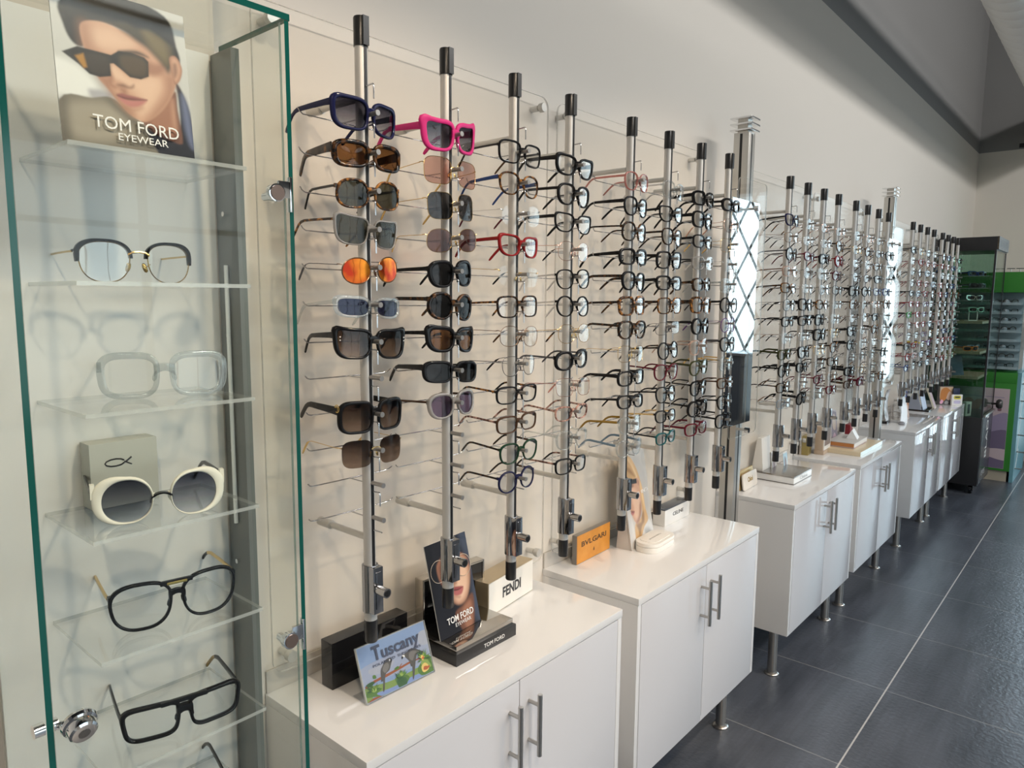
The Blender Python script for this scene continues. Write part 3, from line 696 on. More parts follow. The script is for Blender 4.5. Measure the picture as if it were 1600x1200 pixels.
# (description, shape, kind, front, temple, lens, options)
def o(**k): return k
ROWS = [
 [('navy square sunglasses', 'big', 'A', 'navy', 'navy', 'gradgrey', o(th=.012)), ('black-brown wide-arm sunglasses', 'rect', 'A', 'dtort', 'dtort', 'brown', o(th=.018, rim=.0058)),
  ('tortoise round sunglasses', 'geo', 'a', 'tort', 'black', 'green', o(th=.004, rim=.0036)), ('clear grey cat-eye sunglasses', 'bigcat', 'a', 'grey_c', 'tort', 'green', o(th=.0045, rim=.0026)),
  ('orange mirrored round sunglasses', 'ovalbig', 'm', 'bronze', 'gun', 'fire', o(rim=.0012)), ('crystal narrow sunglasses with blue lenses', 'narrow', 'A', 'crystal', 'crystal', 'dblue', o(th=.007)),
  ('large black sunglasses with studs', 'bigcat', 'A', 'black', 'black', 'gradbrown', o(th=.012, rim=.0046)), None,
  ('black sunglasses with round gold emblem', 'bigsq', 'A', 'black', 'black', 'gradbrown', o(th=.016, rim=.0046)), ('rimless square sunglasses with gold arms', 'bigsq', 'r', 'gold', 'gold', 'gradbrown', o()), None, None],
 [('bright pink cat-eye sunglasses', 'bigcat', 'A', 'pink', 'pink', 'gradgrey', o(th=.015, rim=.0068)), ('rose-lens square sunglasses', 'bigsq', 'm', 'gold', 'gold', 'rose', o()),
  ('grey-lens square sunglasses', 'bigsq', 'm', 'gold', 'gold', 'grey', o()), ('mauve-lens thin gold sunglasses', 'geo', 'm', 'gold', 'gold', 'mauve', o()),
  ('black angular sunglasses', 'pantos', 'A', 'black', 'black', 'dark', o(th=.009, rim=.005)), ('tortoise round sunglasses', 'round', 'A', 'dtort', 'dtort', 'dark', o(th=.008)),
  ('black cat-eye sunglasses with brown lenses', 'cat', 'A', 'black', 'black', 'brown', o(th=.009, rim=.0062)), ('black narrow rectangular sunglasses', 'rect', 'A', 'black', 'black', 'dark', o(th=.013)),
  ('grey crystal sunglasses with plum lenses', 'pantos', 'A', 'grey_c', 'brown', 'plum', o(th=.004)), None, None, None],
 [('black square eyeglasses', 'square', 'a', 'black', 'blk_m', 'clear', o(th=.002, tip='dtort')), ('tortoise eyeglasses with blue arms', 'pantos', 'a', 'tort', 'blue', 'clear', o(th=.009)),
  ('rimless silver eyeglasses', 'geo', 'r', 'silver', 'silver', 'clear', o(tip='burg')), ('red cat-eye eyeglasses', 'cat', 'A', 'red', 'red', 'clear', o(th=.008, rim=.0035)),
  ('rimless gold eyeglasses', 'square', 'r', 'gold', 'gold', 'clear', o(tip='black')), ('tortoise square eyeglasses', 'square', 'a', 'dtort', 'tort', 'clear', o(th=.005)),
  ('thin bronze geometric eyeglasses', 'geo', 'm', 'bronze', 'bronze', 'clear', o(tip='dtort')), ('thin grey metal eyeglasses', 'pantos', 'm', 'gun', 'gun', 'clear', o(tip='black')),
  ('dark grey eyeglasses with tortoise arms', 'rect', 'a', 'black', 'tort', 'clear', o(th=.003, tip='black')), ('brown eyeglasses with mottled arms', 'rect', 'a', 'brown', 'ptort', 'clear', o(th=.004)),
  ('dark green eyeglasses with tortoise arms', 'pantos', 'a', 'dgreen', 'dtort', 'clear', o(th=.004)), ('blue round eyeglasses', 'round', 'a', 'navy', 'dtort', 'clear', o(th=.004))],
 [('bold black eyeglasses with gold arm band', 'cat', 'A', 'black', 'black', 'clear', o(th=.011, rim=.0042)), ('black round eyeglasses', 'pantos', 'A', 'black', 'black', 'clear', o(th=.007, rim=.0036)),
  ('black cat-eye eyeglasses', 'cat', 'a', 'black', 'black', 'clear', o(th=.008)), ('thin rose-gold eyeglasses', 'geo', 'm', 'rose', 'rose', 'clear', o(tip='black')),
  ('black eyeglasses with silver arms', 'pantos', 'a', 'black', 'silver', 'clear', o(th=.0016, rim=.002)), ('round black eyeglasses with pale arms', 'round', 'a', 'black', 'silver', 'clear', o(th=.002, rim=.0026)),
  ('gold geometric eyeglasses with tortoise tips', 'geo', 'm', 'gold', 'gold', 'clear', o(tip='tort')), ('bold black oval eyeglasses', 'oval', 'A', 'black', 'gun', 'clear', o(th=.004)),
  ('large rose-gold eyeglasses', 'square', 'm', 'rose', 'pink_c', 'clear', o(th=.002)), ('small tortoise eyeglasses', 'small', 'a', 'ptort', 'ptort', 'clear', o(th=.004)),
  ('clear crystal eyeglasses', 'pantos', 'a', 'crystal', 'crystal', 'clear', o(th=.004)), ('charcoal eyeglasses with mottled arms', 'rect', 'a', 'black', 'ptort', 'clear', o(th=.004, tip='black'))],
 [('pink transparent eyeglasses', 'pantos', 'a', 'pink_c', 'pink_c', 'clear', o(th=.006)), ('black cat-eye eyeglasses', 'pantos', 'a', 'black', 'black', 'clear', o(th=.010, rim=.0035)),
  ('amber hexagonal eyeglasses', 'geo', 'a', 'dtort', 'dtort', 'clear', o(th=.004, rim=.0036)), ('bold black eyeglasses with gold mark', 'rect', 'A', 'black', 'black', 'clear', o(th=.011)),
  ('black eyeglasses with tortoise arms', 'pantos', 'A', 'black', 'dtort', 'clear', o(th=.008, rim=.0036)), ('chunky tortoise eyeglasses', 'square', 'A', 'tort', 'dtort', 'clear', o(th=.007)),
  ('dark tortoise round eyeglasses', 'pantos', 'A', 'dtort', 'dtort', 'clear', o(th=.007, rim=.0035)), ('thin gold eyeglasses with black tips', 'square', 'm', 'gold', 'gold', 'clear', o(tip='black')),
  ('thick-armed black eyeglasses', 'rect', 'A', 'black', 'black', 'clear', o(th=.011, rim=.0036)), ('small black eyeglasses with silver band', 'small', 'A', 'black', 'black', 'clear', o(th=.006, rim=.0032)),
  ('crystal eyeglasses with mustard arms', 'pantos', 'a', 'crystal', 'mustard', 'clear', o(th=.007)), ('crystal eyeglasses with slate-blue arms', 'pantos', 'a', 'crystal', 'slate', 'clear', o(th=.007))],
 [('clear crystal square eyeglasses', 'square', 'a', 'crystal', 'silver', 'clear', o(th=.0018)), ('black cat-eye eyeglasses', 'cat', 'a', 'black', 'black', 'clear', o(th=.007)),
  ('dark tortoise eyeglasses', 'pantos', 'a', 'dtort', 'dtort', 'clear', o(th=.006)), ('black rectangular eyeglasses', 'square', 'A', 'black', 'black', 'clear', o(th=.009, rim=.0036)),
  ('glossy black eyeglasses', 'rect', 'A', 'black', 'black', 'clear', o(th=.010, rim=.0036)), ('tortoise eyeglasses', 'square', 'a', 'tort', 'dtort', 'clear', o(th=.008)),
  ('thin gunmetal eyeglasses', 'rect', 'm', 'gun', 'gun', 'clear', o(tip='black')), ('black round eyeglasses', 'round', 'a', 'black', 'dtort', 'clear', o(th=.004)),
  ('burgundy round eyeglasses', 'pantos', 'a', 'burg', 'burg', 'clear', o(th=.005)), ('black round eyeglasses', 'pantos', 'a', 'black', 'black', 'clear', o(th=.005)),
  ('black eyeglasses with gold arms', 'small', 'a', 'black', 'gold', 'clear', o(th=.002, tip='black')), ('teal-black eyeglasses', 'small', 'a', 'teal', 'black', 'clear', o(th=.005))],
 [('bold black rectangular eyeglasses', 'rect', 'A', 'black', 'black', 'clear', o(th=.011)), ('black square eyeglasses', 'square', 'A', 'black', 'black', 'clear', o(th=.011, rim=.0036)),
  ('slim black eyeglasses', 'rect', 'a', 'black', 'black', 'clear', o(th=.008)), ('grey crystal eyeglasses', 'rect', 'a', 'grey_c', 'black', 'clear', o(th=.004)),
  ('dark brown eyeglasses', 'rect', 'A', 'dtort', 'dtort', 'clear', o(th=.008, rim=.0034)), ('tortoise eyeglasses', 'square', 'A', 'tort', 'dtort', 'clear', o(th=.008)),
  ('black round eyeglasses', 'round', 'A', 'black', 'black', 'clear', o(th=.006, rim=.0035)), ('nude crystal eyeglasses', 'pantos', 'a', 'nude_c', 'nude_c', 'clear', o(th=.005)),
  ('dark olive eyeglasses', 'pantos', 'a', 'olive', 'olive', 'clear', o(th=.007)), ('black panto eyeglasses', 'pantos', 'a', 'black', 'blk_m', 'clear', o(th=.003)),
  ('black eyeglasses with blue arms', 'round', 'A', 'black', 'black', 'clear', o(th=.006, rim=.0035)), ('burgundy eyeglasses', 'rect', 'a', 'burg', 'burg', 'clear', o(th=.007))],
 [('black eyeglasses', 'small', 'A', 'black', 'black', 'clear', o(th=.008)), ('thin pink metal eyeglasses', 'pantos', 'm', 'rose', 'rose', 'clear', o()),
  ('thin gold clear eyeglasses', 'square', 'm', 'gold', 'gold', 'clear', o()), ('clear rimless eyeglasses', 'square', 'r', 'silver', 'silver', 'clear', o()),
  ('clear crystal eyeglasses', 'square', 'a', 'crystal', 'crystal', 'clear', o()), ('black round eyeglasses', 'round', 'a', 'black', 'blk_m', 'clear', o(th=.003)),
  ('thin purple round eyeglasses', 'round', 'm', 'purple', 'purple', 'clear', o(rim=.0012)), ('black eyeglasses with metal arms', 'pantos', 'a', 'black', 'gun', 'clear', o(th=.002)),
  ('crystal round eyeglasses', 'round', 'a', 'crystal', 'gold', 'clear', o(th=.002)), ('dark brown small eyeglasses', 'small', 'a', 'brown', 'brown', 'clear', o(th=.004)),
  ('black round eyeglasses', 'pantos', 'a', 'black', 'black', 'clear', o(th=.005)), ('black panto eyeglasses', 'pantos', 'a', 'black', 'black', 'clear', o(th=.006))],
]
_k1 = [('thin gold', 'geo', 'm', 'gold', 'gold', o(tip='dtort')), ('thin silver', 'rect', 'm', 'silver', 'silver', o(tip='black')), ('black', 'rect', 'a', 'black', 'black', o()), ('rimless', 'square', 'r', 'silver', 'silver', o(tip='tort')),
       ('tortoise', 'pantos', 'a', 'tort', 'dtort', o()), ('thin gunmetal', 'pantos', 'm', 'gun', 'gun', o(tip='black')), ('crystal', 'pantos', 'a', 'crystal', 'crystal', o(th=.004)), ('bold black', 'square', 'A', 'black', 'black', o(rim=.0036)),
       ('thin bronze', 'oval', 'm', 'bronze', 'bronze', o(tip='brown')), ('rose-gold', 'oval', 'm', 'rose', 'rose', o(tip='ptort')), ('burgundy', 'small', 'a', 'burg', 'burg', o(th=.004)), ('black metal', 'rect', 'm', 'blk_m', 'blk_m', o(rim=.0012, tip='black'))]
_k2 = _k1[:6] + [('purple', 'small', 'm', 'purple', 'purple', o(rim=.0012)), ('pink', 'small', 'a', 'pink_c', 'pink_c', o(th=.004)), ('blue', 'small', 'a', 'blue', 'blue', o(th=.004)), ('red', 'small', 'a', 'red', 'red', o(th=.004)), ('crystal', 'small', 'a', 'crystal', 'crystal', o(th=.004)),
       ('clear blue', 'small', 'a', 'blue_c', 'blue_c', o(th=.004)), ('black', 'small', 'a', 'black', 'black', o(th=.004))]
FIX = {(8, 0): ('dark navy', 'cat', 'a', 'navy', 'black', o(th=.006)), (8, 1): ('thin brown', 'rect', 'm', 'bronze', 'bronze', o(rim=.001, tip='black')), (8, 2): ('black rimmed', 'round', 'a', 'black', 'gun', o(th=.002)), (8, 3): ('brown crystal', 'rect', 'a', 'nude_c', 'bronze', o(th=.002)),
       (8, 6): ('black browed', 'rect', 'a', 'black', 'black', o(th=.003)), (8, 7): ('rimless', 'geo', 'r', 'silver', 'bronze', o()), (8, 8): ('olive-black', 'rect', 'A', 'olive', 'olive', o(th=.008, rim=.003)), (8, 9): ('black', 'round', 'a', 'black', 'black', o(th=.007)), (8, 10): ('tortoise', 'rect', 'a', 'dtort', 'dtort', o(th=.003)), (8, 11): ('thin steel-blue', 'rect', 'm', 'slate', 'bronze', o(rim=.0012)),
       (9, 6): ('bold black', 'rect', 'A', 'black', 'black', o(th=.006, rim=.003)), (9, 8): ('black', 'square', 'A', 'black', 'gun', o(th=.002, rim=.0036)), (9, 9): ('black', 'rect', 'A', 'black', 'black', o(th=.008, rim=.003)), (9, 11): ('black', 'round', 'A', 'black', 'black', o(th=.012, rim=.003)),
       (10, 2): ('bold black', 'rect', 'A', 'black', 'burg', o(th=.005)), (10, 7): ('bold black', 'square', 'A', 'black', 'black', o(th=.006)), (11, 2): ('bright red', 'round', 'A', 'red', 'red', o(th=.004, rim=.003)), (11, 9): ('dark', 'rect', 'a', 'dtort', 'dtort', o(th=.006)),
       (12, 8): ('black', 'round', 'a', 'black', 'black', o(th=.010)), (12, 10): ('black', 'rect', 'A', 'black', 'black', o(th=.014)), (12, 11): ('dark', 'rect', 'a', 'brown', 'dtort', o(th=.010)), (13, 11): ('burgundy', 'rect', 'A', 'burg', 'burg', o(th=.012)), (15, 4): ('blue', 'rect', 'a', 'blue', 'blue', o(th=.004)), (14, 4): ('blue', 'rect', 'm', 'blue', 'black', o(rim=.0014)),
       (16, 6): ('green', 'small', 'a', 'green', 'black', o(th=.004)), (17, 5): ('red', 'small', 'a', 'red', 'pink', o(th=.004)), (18, 9): ('yellow', 'small', 'a', 'crystal', 'yellow', o(th=.006)), (19, 9): ('purple', 'small', 'a', 'purple', 'purple', o(th=.006))}
rng = random.Random(11)
for i, y in enumerate(POLES_Y):
    for k in range(12):
        if i < 8:
            it = ROWS[i][k]
            if not it: continue
            desc, sh, kd, fc, tc_, ln, op = it
        else:
            a = FIX.get((i, k)) or rng.choice(_k1 if i < 16 else _k2)
            desc, sh, kd, fc, tc_, op = a; ln = 'clear'; desc += ' eyeglasses'
            if i < 16 and (i, k) not in FIX and rng.random() < .4: sh = rng.choice(('rect', 'square', 'pantos', 'round', 'geo', 'oval'))
        D = eyewear(sh, kd, fc, tc_, ln, lod=0 if i < 6 else 1, **op)
        nm = 'sunglasses' if i < 2 else 'eyeglasses'
        row = 'topmost on ' if k == 0 else 'lowest on ' if k == 11 else seq(k) + ' from top on '
        lab = desc + ', ' + row + pole_phrase(i)
        tight = 1 if i < 2 else .6
        rot = (R(rng.uniform(-3.5, 3.5)) * tight, R(rng.uniform(-4, 4)), R(rng.uniform(-9, 5)) * tight)
        loc = (PX + .0285 + rng.uniform(-.004, .004), y, PEGZ[k] + .0050)
        grp = ('sunglasses' if i < 2 else 'eyeglasses') + ' on the ' + pole_phrase(i)
        if i < 16: wear(D, nm, lab, loc, rot, grp)
        else:
            q = put(nm, merged(D), None, loc, rot); q.scale = (1.045,) * 3
            tag(q, lab, nm, grp)

# pink cat-eye etc. get small marks on their temples
def find(lbl):
    return next(x for x in COL.objects if x.get('label', '').startswith(lbl))
def temple_of(root, sgn):
    return [c for c in root.children if c.name.startswith('temple')][0 if sgn > 0 else 1]
tb = find('black sunglasses with round gold emblem')
ring = MB()
rr = [[Vector((-.022 + (.0066 + .0010 * cos(a)) * cos(t), -.0718 - .0006 * sin(a), .0085 + (.0066 + .0010 * cos(a)) * sin(t))) for a in [2 * pi * q / 6 for q in range(6)]] for t in [2 * pi * j / 24 for j in range(25)]]
ring.rings(rr, caps=False)
for yy in (-.0024, .0024): ring.box(-.0222 + yy - .0005, -.0222 + yy + .0005, -.0722, -.0714, .0045, .0125)
ring.box(-.0262, -.0178, -.0722, -.0714, .0105, .0113)
em = obj('emblem', ring, gold, tb, smooth=60)
ps = find('bright pink cat-eye')
black_studs = find('large black sunglasses with studs')
st = MB()
for s_ in (1, -1):
    for dz in (0, -.006): st.lathe([(.0012, 0), (.0012, .0008), (.0001, .0012)], 8, M=T(xw(.066) + .0006, s_ * .066, .003 + dz) @ Matrix.Rotation(pi / 2, 4, 'Y'))
obj('studs', st, silver, black_studs, smooth=40)

# ------------------------------------------------------------------ glass showcase beside the camera
CB, CS, CFR = -.042, .0218, .145       # back plane, end of the opaque side strip, glass front
CY0, CY1, CZ0, CZ1 = .2155, .531, .52, 1.9
case = thing('glass_showcase', 'tall glass showcase with green edges, holding eyewear and a portrait card', 'showcase', (0, 0, 0))
cw = mat('case_white_back', (.67, .68, .66), .35); cgrey = mat('case_grey_strip', (.17, .18, .17), .18, 0, .6)
obj('cabinet_back', MB().box(XW + .001, CB, .2165, CY1 - .002, FZ + .001, 2.35), mat('case_taupe_back', (.45, .42, .37), .5), case, bevel=.001)
obj('back_panel', MB().box(CB + .0003, CB + .006, .2185, CY1 - .014, CZ0, CZ1 - .006), cw, case)
obj('plinth', MB().box(CB + .0003, CFR, CY0, CY1, FZ + .001, CZ0 - .001), white_gloss, case, bevel=.002)
obj('side_strip', MB().box(CB + .0063, CS, CY1 - .0120, CY1 - .0001, CZ0, CZ1 - .007), cgrey, case)
obj('light_tube', MB().cyl((-.008, CY1 - .0155, 1.22), (-.008, CY1 - .0155, 1.60), .0032, seg=10), mat('tube_glass', (.75, .80, .80), .2), case, smooth=40)
def sheet(name, x0, x1, y0, y1, z0, z1, edge_axes):
    """glass sheet whose narrow faces show the green of the glass"""
    mb = MB().box(x0, x1, y0, y1, z0, z1)
    # face order: -x +x -y +y -z +z  as built: (x0)(x1)(y0)(y1)(z0)(z1)
    mb.m = [1 if a in edge_axes else 0 for a in ('-', 'x', 'y', 'y', 'z', 'z')]
    return obj(name, mb, [glass, glass_edge], case)
sheet('side_glass', CS + .0005, CFR, CY1 - .0062, CY1, CZ0, CZ1, 'x')
sheet('side_glass', CB + .0065, CFR, CY0, CY0 + .0062, CZ0, CZ1, 'x')
sheet('top_glass', CB + .0065, CFR + .001, CY0, CY1 + .001, CZ1 + .0005, CZ1 + .0085, 'xy')
dm = MB().box(CFR - .0065, CFR - .0012, CY0 + .0072, CY1 - .0105, CZ0 + .002, CZ1 - .003); dm.m = [0, 0, 2, 2, 0, 0]
door = obj('door', dm, [glass, glass_edge, glassy('glass_edge_pale', (.55, .70, .66), refl=1, body=(.30, .42, .40), bodyf=.6)], case)
for z in (1.686, 1.092):
    hg = MB().cyl((CFR - .001, .5035, z), (CFR + .008, .5035, z), .0115, seg=24).box(CFR - .0005, CFR + .004, .508, .5235, z - .005, z + .016).box(CFR - .004, CFR + .0045, .5238, .5268, z - .022, z + .022)
    obj('hinge', hg, chrome, door, smooth=35, bevel=.0006)
    obj('hinge_cover', MB().cyl((CFR + .008, .5035, z), (CFR + .0095, .5035, z), .0095, seg=24), mat('hinge_cover', (.20, .15, .13) if z > 1.5 else (.03, .03, .035), .25, .6), door, smooth=35)
    obj('hinge_bracket', MB().cyl((CFR - .006, .5035, z - .003), (CFR - .022, .5035, z - .003), .0055, seg=14), chrome, door, smooth=35)
# lock on the left glass edge
lk = MB().cyl((.139, .2145, 1.0975), (.139, .2045, 1.0975), .0075, seg=16).cyl((.139, .2225, 1.0975), (.139, .2270, 1.0975), .0075, seg=16)
lk.cyl((.139, .2265, 1.0975), (.152, .242, 1.0978), .0028, seg=10)
lock = obj('lock', lk, chrome, case, smooth=40)
Mk = T(.150, .2435, 1.098) @ Matrix.Rotation(R(112), 4, 'Y') @ Matrix.Rotation(R(0), 4, 'X')
obj('lock_knob', MB().lathe([(.0001, -.006), (.010, -.004), (.0165, .0), (.0182, .004), (.0172, .0075), (.0150, .009), (.0152, .0115), (.0142, .018), (.0120, .0200), (.0062, .0202)], 28, M=Mk), chrome, lock, smooth=25)
obj('lock_cylinder', MB().lathe([(.0001, .0195), (.0060, .0195), (.0060, .0206), (.0001, .0206)], 18, M=Mk), mat('lock_core', (.25, .25, .25), .25, 1), lock, smooth=30)
for z in (1.672, 1.5, 1.33, 1.16):
    obj('shelf_screw', MB().cyl((-.010, CY1 - .0165, z), (-.010, CY1 - .0118, z), .0036, seg=12), chrome, case, smooth=40)
SHELF = [1.7172, 1.5713, 1.4265, 1.2832, 1.1404, .9975, .855]
for z in SHELF:
    mb = MB().box(CB + .0062, .126, .278, .478, z - .0048, z); mb.m = [1, 1, 1, 1, 0, 0]
    obj('shelf', mb, [acrylic, acry_edge], case)

# eyewear standing on the shelves
def lay(D, name, lab, x, y, zshelf, hb, yaw, roll=0, pitch=0):
    # temples rest behind, the front stands on the lower rims
    return wear(D, name, lab, (x, y, zshelf + hb), (R(roll), R(pitch), R(yaw)), 'eyewear in the glass showcase')
lay(eyewear('pantos', 'b', 'black', 'gold', 'clear', th=.0022, tip='gold', gap=.0215), 'eyeglasses', 'black browline eyeglasses with gold wire rims on the second glass shelf', .060, .3695, SHELF[1], .0345, -1, 0, 0)
lay(eyewear('square', 'A', 'crystal', 'crystal', 'clear', th=.006, rim=.0062, gap=.0215), 'eyeglasses', 'chunky clear crystal eyeglasses on the third glass shelf', .052, .3965, SHELF[2], .0388, -20)
wd = eyewear('halo', 'A', 'cream', 'black', 'white_grad', th=.006, rim=.0085, gap=.0200, halo=True)
lay(wd, 'sunglasses', 'round white sunglasses with black arms in front of the small grey box', .098, .3665, SHELF[3], .0375, -14)
lay(eyewear('avi', 'a', 'black', 'gold', 'clear', th=.0020, tip='black', rim=.0030, gap=.0165), 'eyeglasses', 'black aviator eyeglasses with gold bridge bar on the fifth glass shelf', .088, .383, SHELF[4], .0405, -10)
av = find('black aviator eyeglasses'); obj('bridge_bar', MB().box(.0004, .0016, -.0115, .0115, .0118, .0150), gold, av, bevel=.0004)
obj('brow_bar', MB().box(-.0042, .0003, -.0185, .0185, .0112, .0168), FR['black'], av, bevel=.001)
lay(eyewear('flat', 'A', 'black', 'black', 'clear', th=.0085, rim=.0036, tip='mustard', gap=.0165), 'eyeglasses', 'flat-topped black eyeglasses with gold-brown inner arms on the sixth glass shelf', .098, .381, SHELF[5], .0325, -12)
fl_ = find('flat-topped black'); obj('brow_bar', MB().box(-.0056, .0004, -.0270, .0270, .0080, .0128), FR['black'], fl_, bevel=.001)
lay(eyewear('square', 'A', 'black', 'black', 'clear', th=.0085), 'eyeglasses', 'black eyeglasses on the lowest visible glass shelf, only one arm showing', .085, .365, SHELF[6], .0365, -14)
bx = thing('logo_box', 'small grey-green box with a dark curved emblem behind the white sunglasses', 'box', (-.012, .362, SHELF[3] + .0004), 0)
obj('body', MB().box(-.02, .012, -.0415, .0415, 0, .085), mat('grey_green_card', (.44, .45, .40), .45), bx, bevel=.0008)
lg = [(-.012 + .012 * cos(a), .058 + .0048 * sin(a)) for a in [R(20 + 32 * q) for q in range(11)]]
lgm = MB().tube([(.0122, y, z) for y, z in lg] , .0009, 5).tube([(.0122, .0005, .0566), (.0122, .0085, .0625)], .0012, 5).tube([(.0122, -.0005, .0580), (.0122, .0085, .0530)], .0009, 5)
obj('emblem', lgm, black_print, bx, smooth=60)

# portrait card in the showcase
skin = mat('ink_skin', (.60, .42, .33), .3); skin_l = mat('ink_skin_light', (.70, .53, .44), .3); skin_d = mat('ink_skin_dark', (.40, .24, .18), .3); lips = mat('ink_lips', (.52, .22, .20), .3); lips_d = mat('ink_lips_dark', (.28, .10, .09), .3)
hair_d = mat('ink_dark_hair', (.012, .011, .012), .3); hair_b = mat('ink_brown_hair', (.09, .075, .055), .3); pale = mat('ink_pale_grey', (.62, .62, .61), .25); knit = noise_col('ink_knit', (.16, .15, .13), (.38, .35, .30), 260, .35, .65, .3, stretch=(1, .35, 1.6))
lens_p = mat('ink_lens', (.045, .036, .028), .2); lens_p2 = mat('ink_lens_brown', (.10, .075, .05), .2); amber_p = mat('ink_amber', (.42, .25, .07), .3); navy_p = mat('ink_navy', (.02, .022, .04), .25); blue_g = mat('ink_blue_grey', (.24, .27, .36), .3)
PRN = [pale, knit, hair_d, hair_b, skin, skin_l, skin_d, lips, lips_d, lens_p, lens_p2, amber_p, navy_p, blue_g]
def aff(pts, BL, BR, TL, w, h):
    e1 = (BR[0] - BL[0], BR[1] - BL[1]); e2 = (TL[0] - BL[0], TL[1] - BL[1]); det = e1[0] * e2[1] - e1[1] * e2[0]; R_ = []
    for x, y in pts:
        dx, dy = x - BL[0], y - BL[1]; u = (dx * e2[1] - dy * e2[0]) / det; v = (e1[0] * dy - e1[1] * dx) / det
        R_.append((u * w - w / 2, v * h))
    return R_
def clip(poly, y0, y1, z0, z1):
    for ax, lim, sg in ((0, y0, 1), (0, y1, -1), (1, z0, 1), (1, z1, -1)):
        o_ = []
        for i in range(len(poly)):
            a, b_ = poly[i - 1], poly[i]; ia, ib = sg * (a[ax] - lim) >= 0, sg * (b_[ax] - lim) >= 0
            if ia != ib:
                t = (lim - a[ax]) / (b_[ax] - a[ax]); o_.append((a[0] + t * (b_[0] - a[0]), a[1] + t * (b_[1] - a[1])))
            if ib: o_.append(b_)
        poly = o_
        if not poly: break
    return poly
pw, ph, pmax = .141, .137, .168
card = thing('portrait_card', 'upright portrait card of a man in dark sunglasses on the top glass shelf', 'poster', (.112, .3485, SHELF[0] + .0004), 0)
card.rotation_euler = (0, R(-5), 0)
obj('board', MB().box(-.002, 0, -pw / 2, pw / 2, 0, pmax), mat('card_board', (.6, .6, .59), .3), card)
SK, SL, SD, SDD = lin(196, 152, 126), lin(222, 186, 160), lin(158, 112, 90), lin(112, 76, 62)
def soft(items, BL, BR, TL, w, h, k=.0009):
    return [(c, k * sf, aff(spline(p, 5) if sm else p, BL, BR, TL, w, h)) for c, sf, sm, p in items]
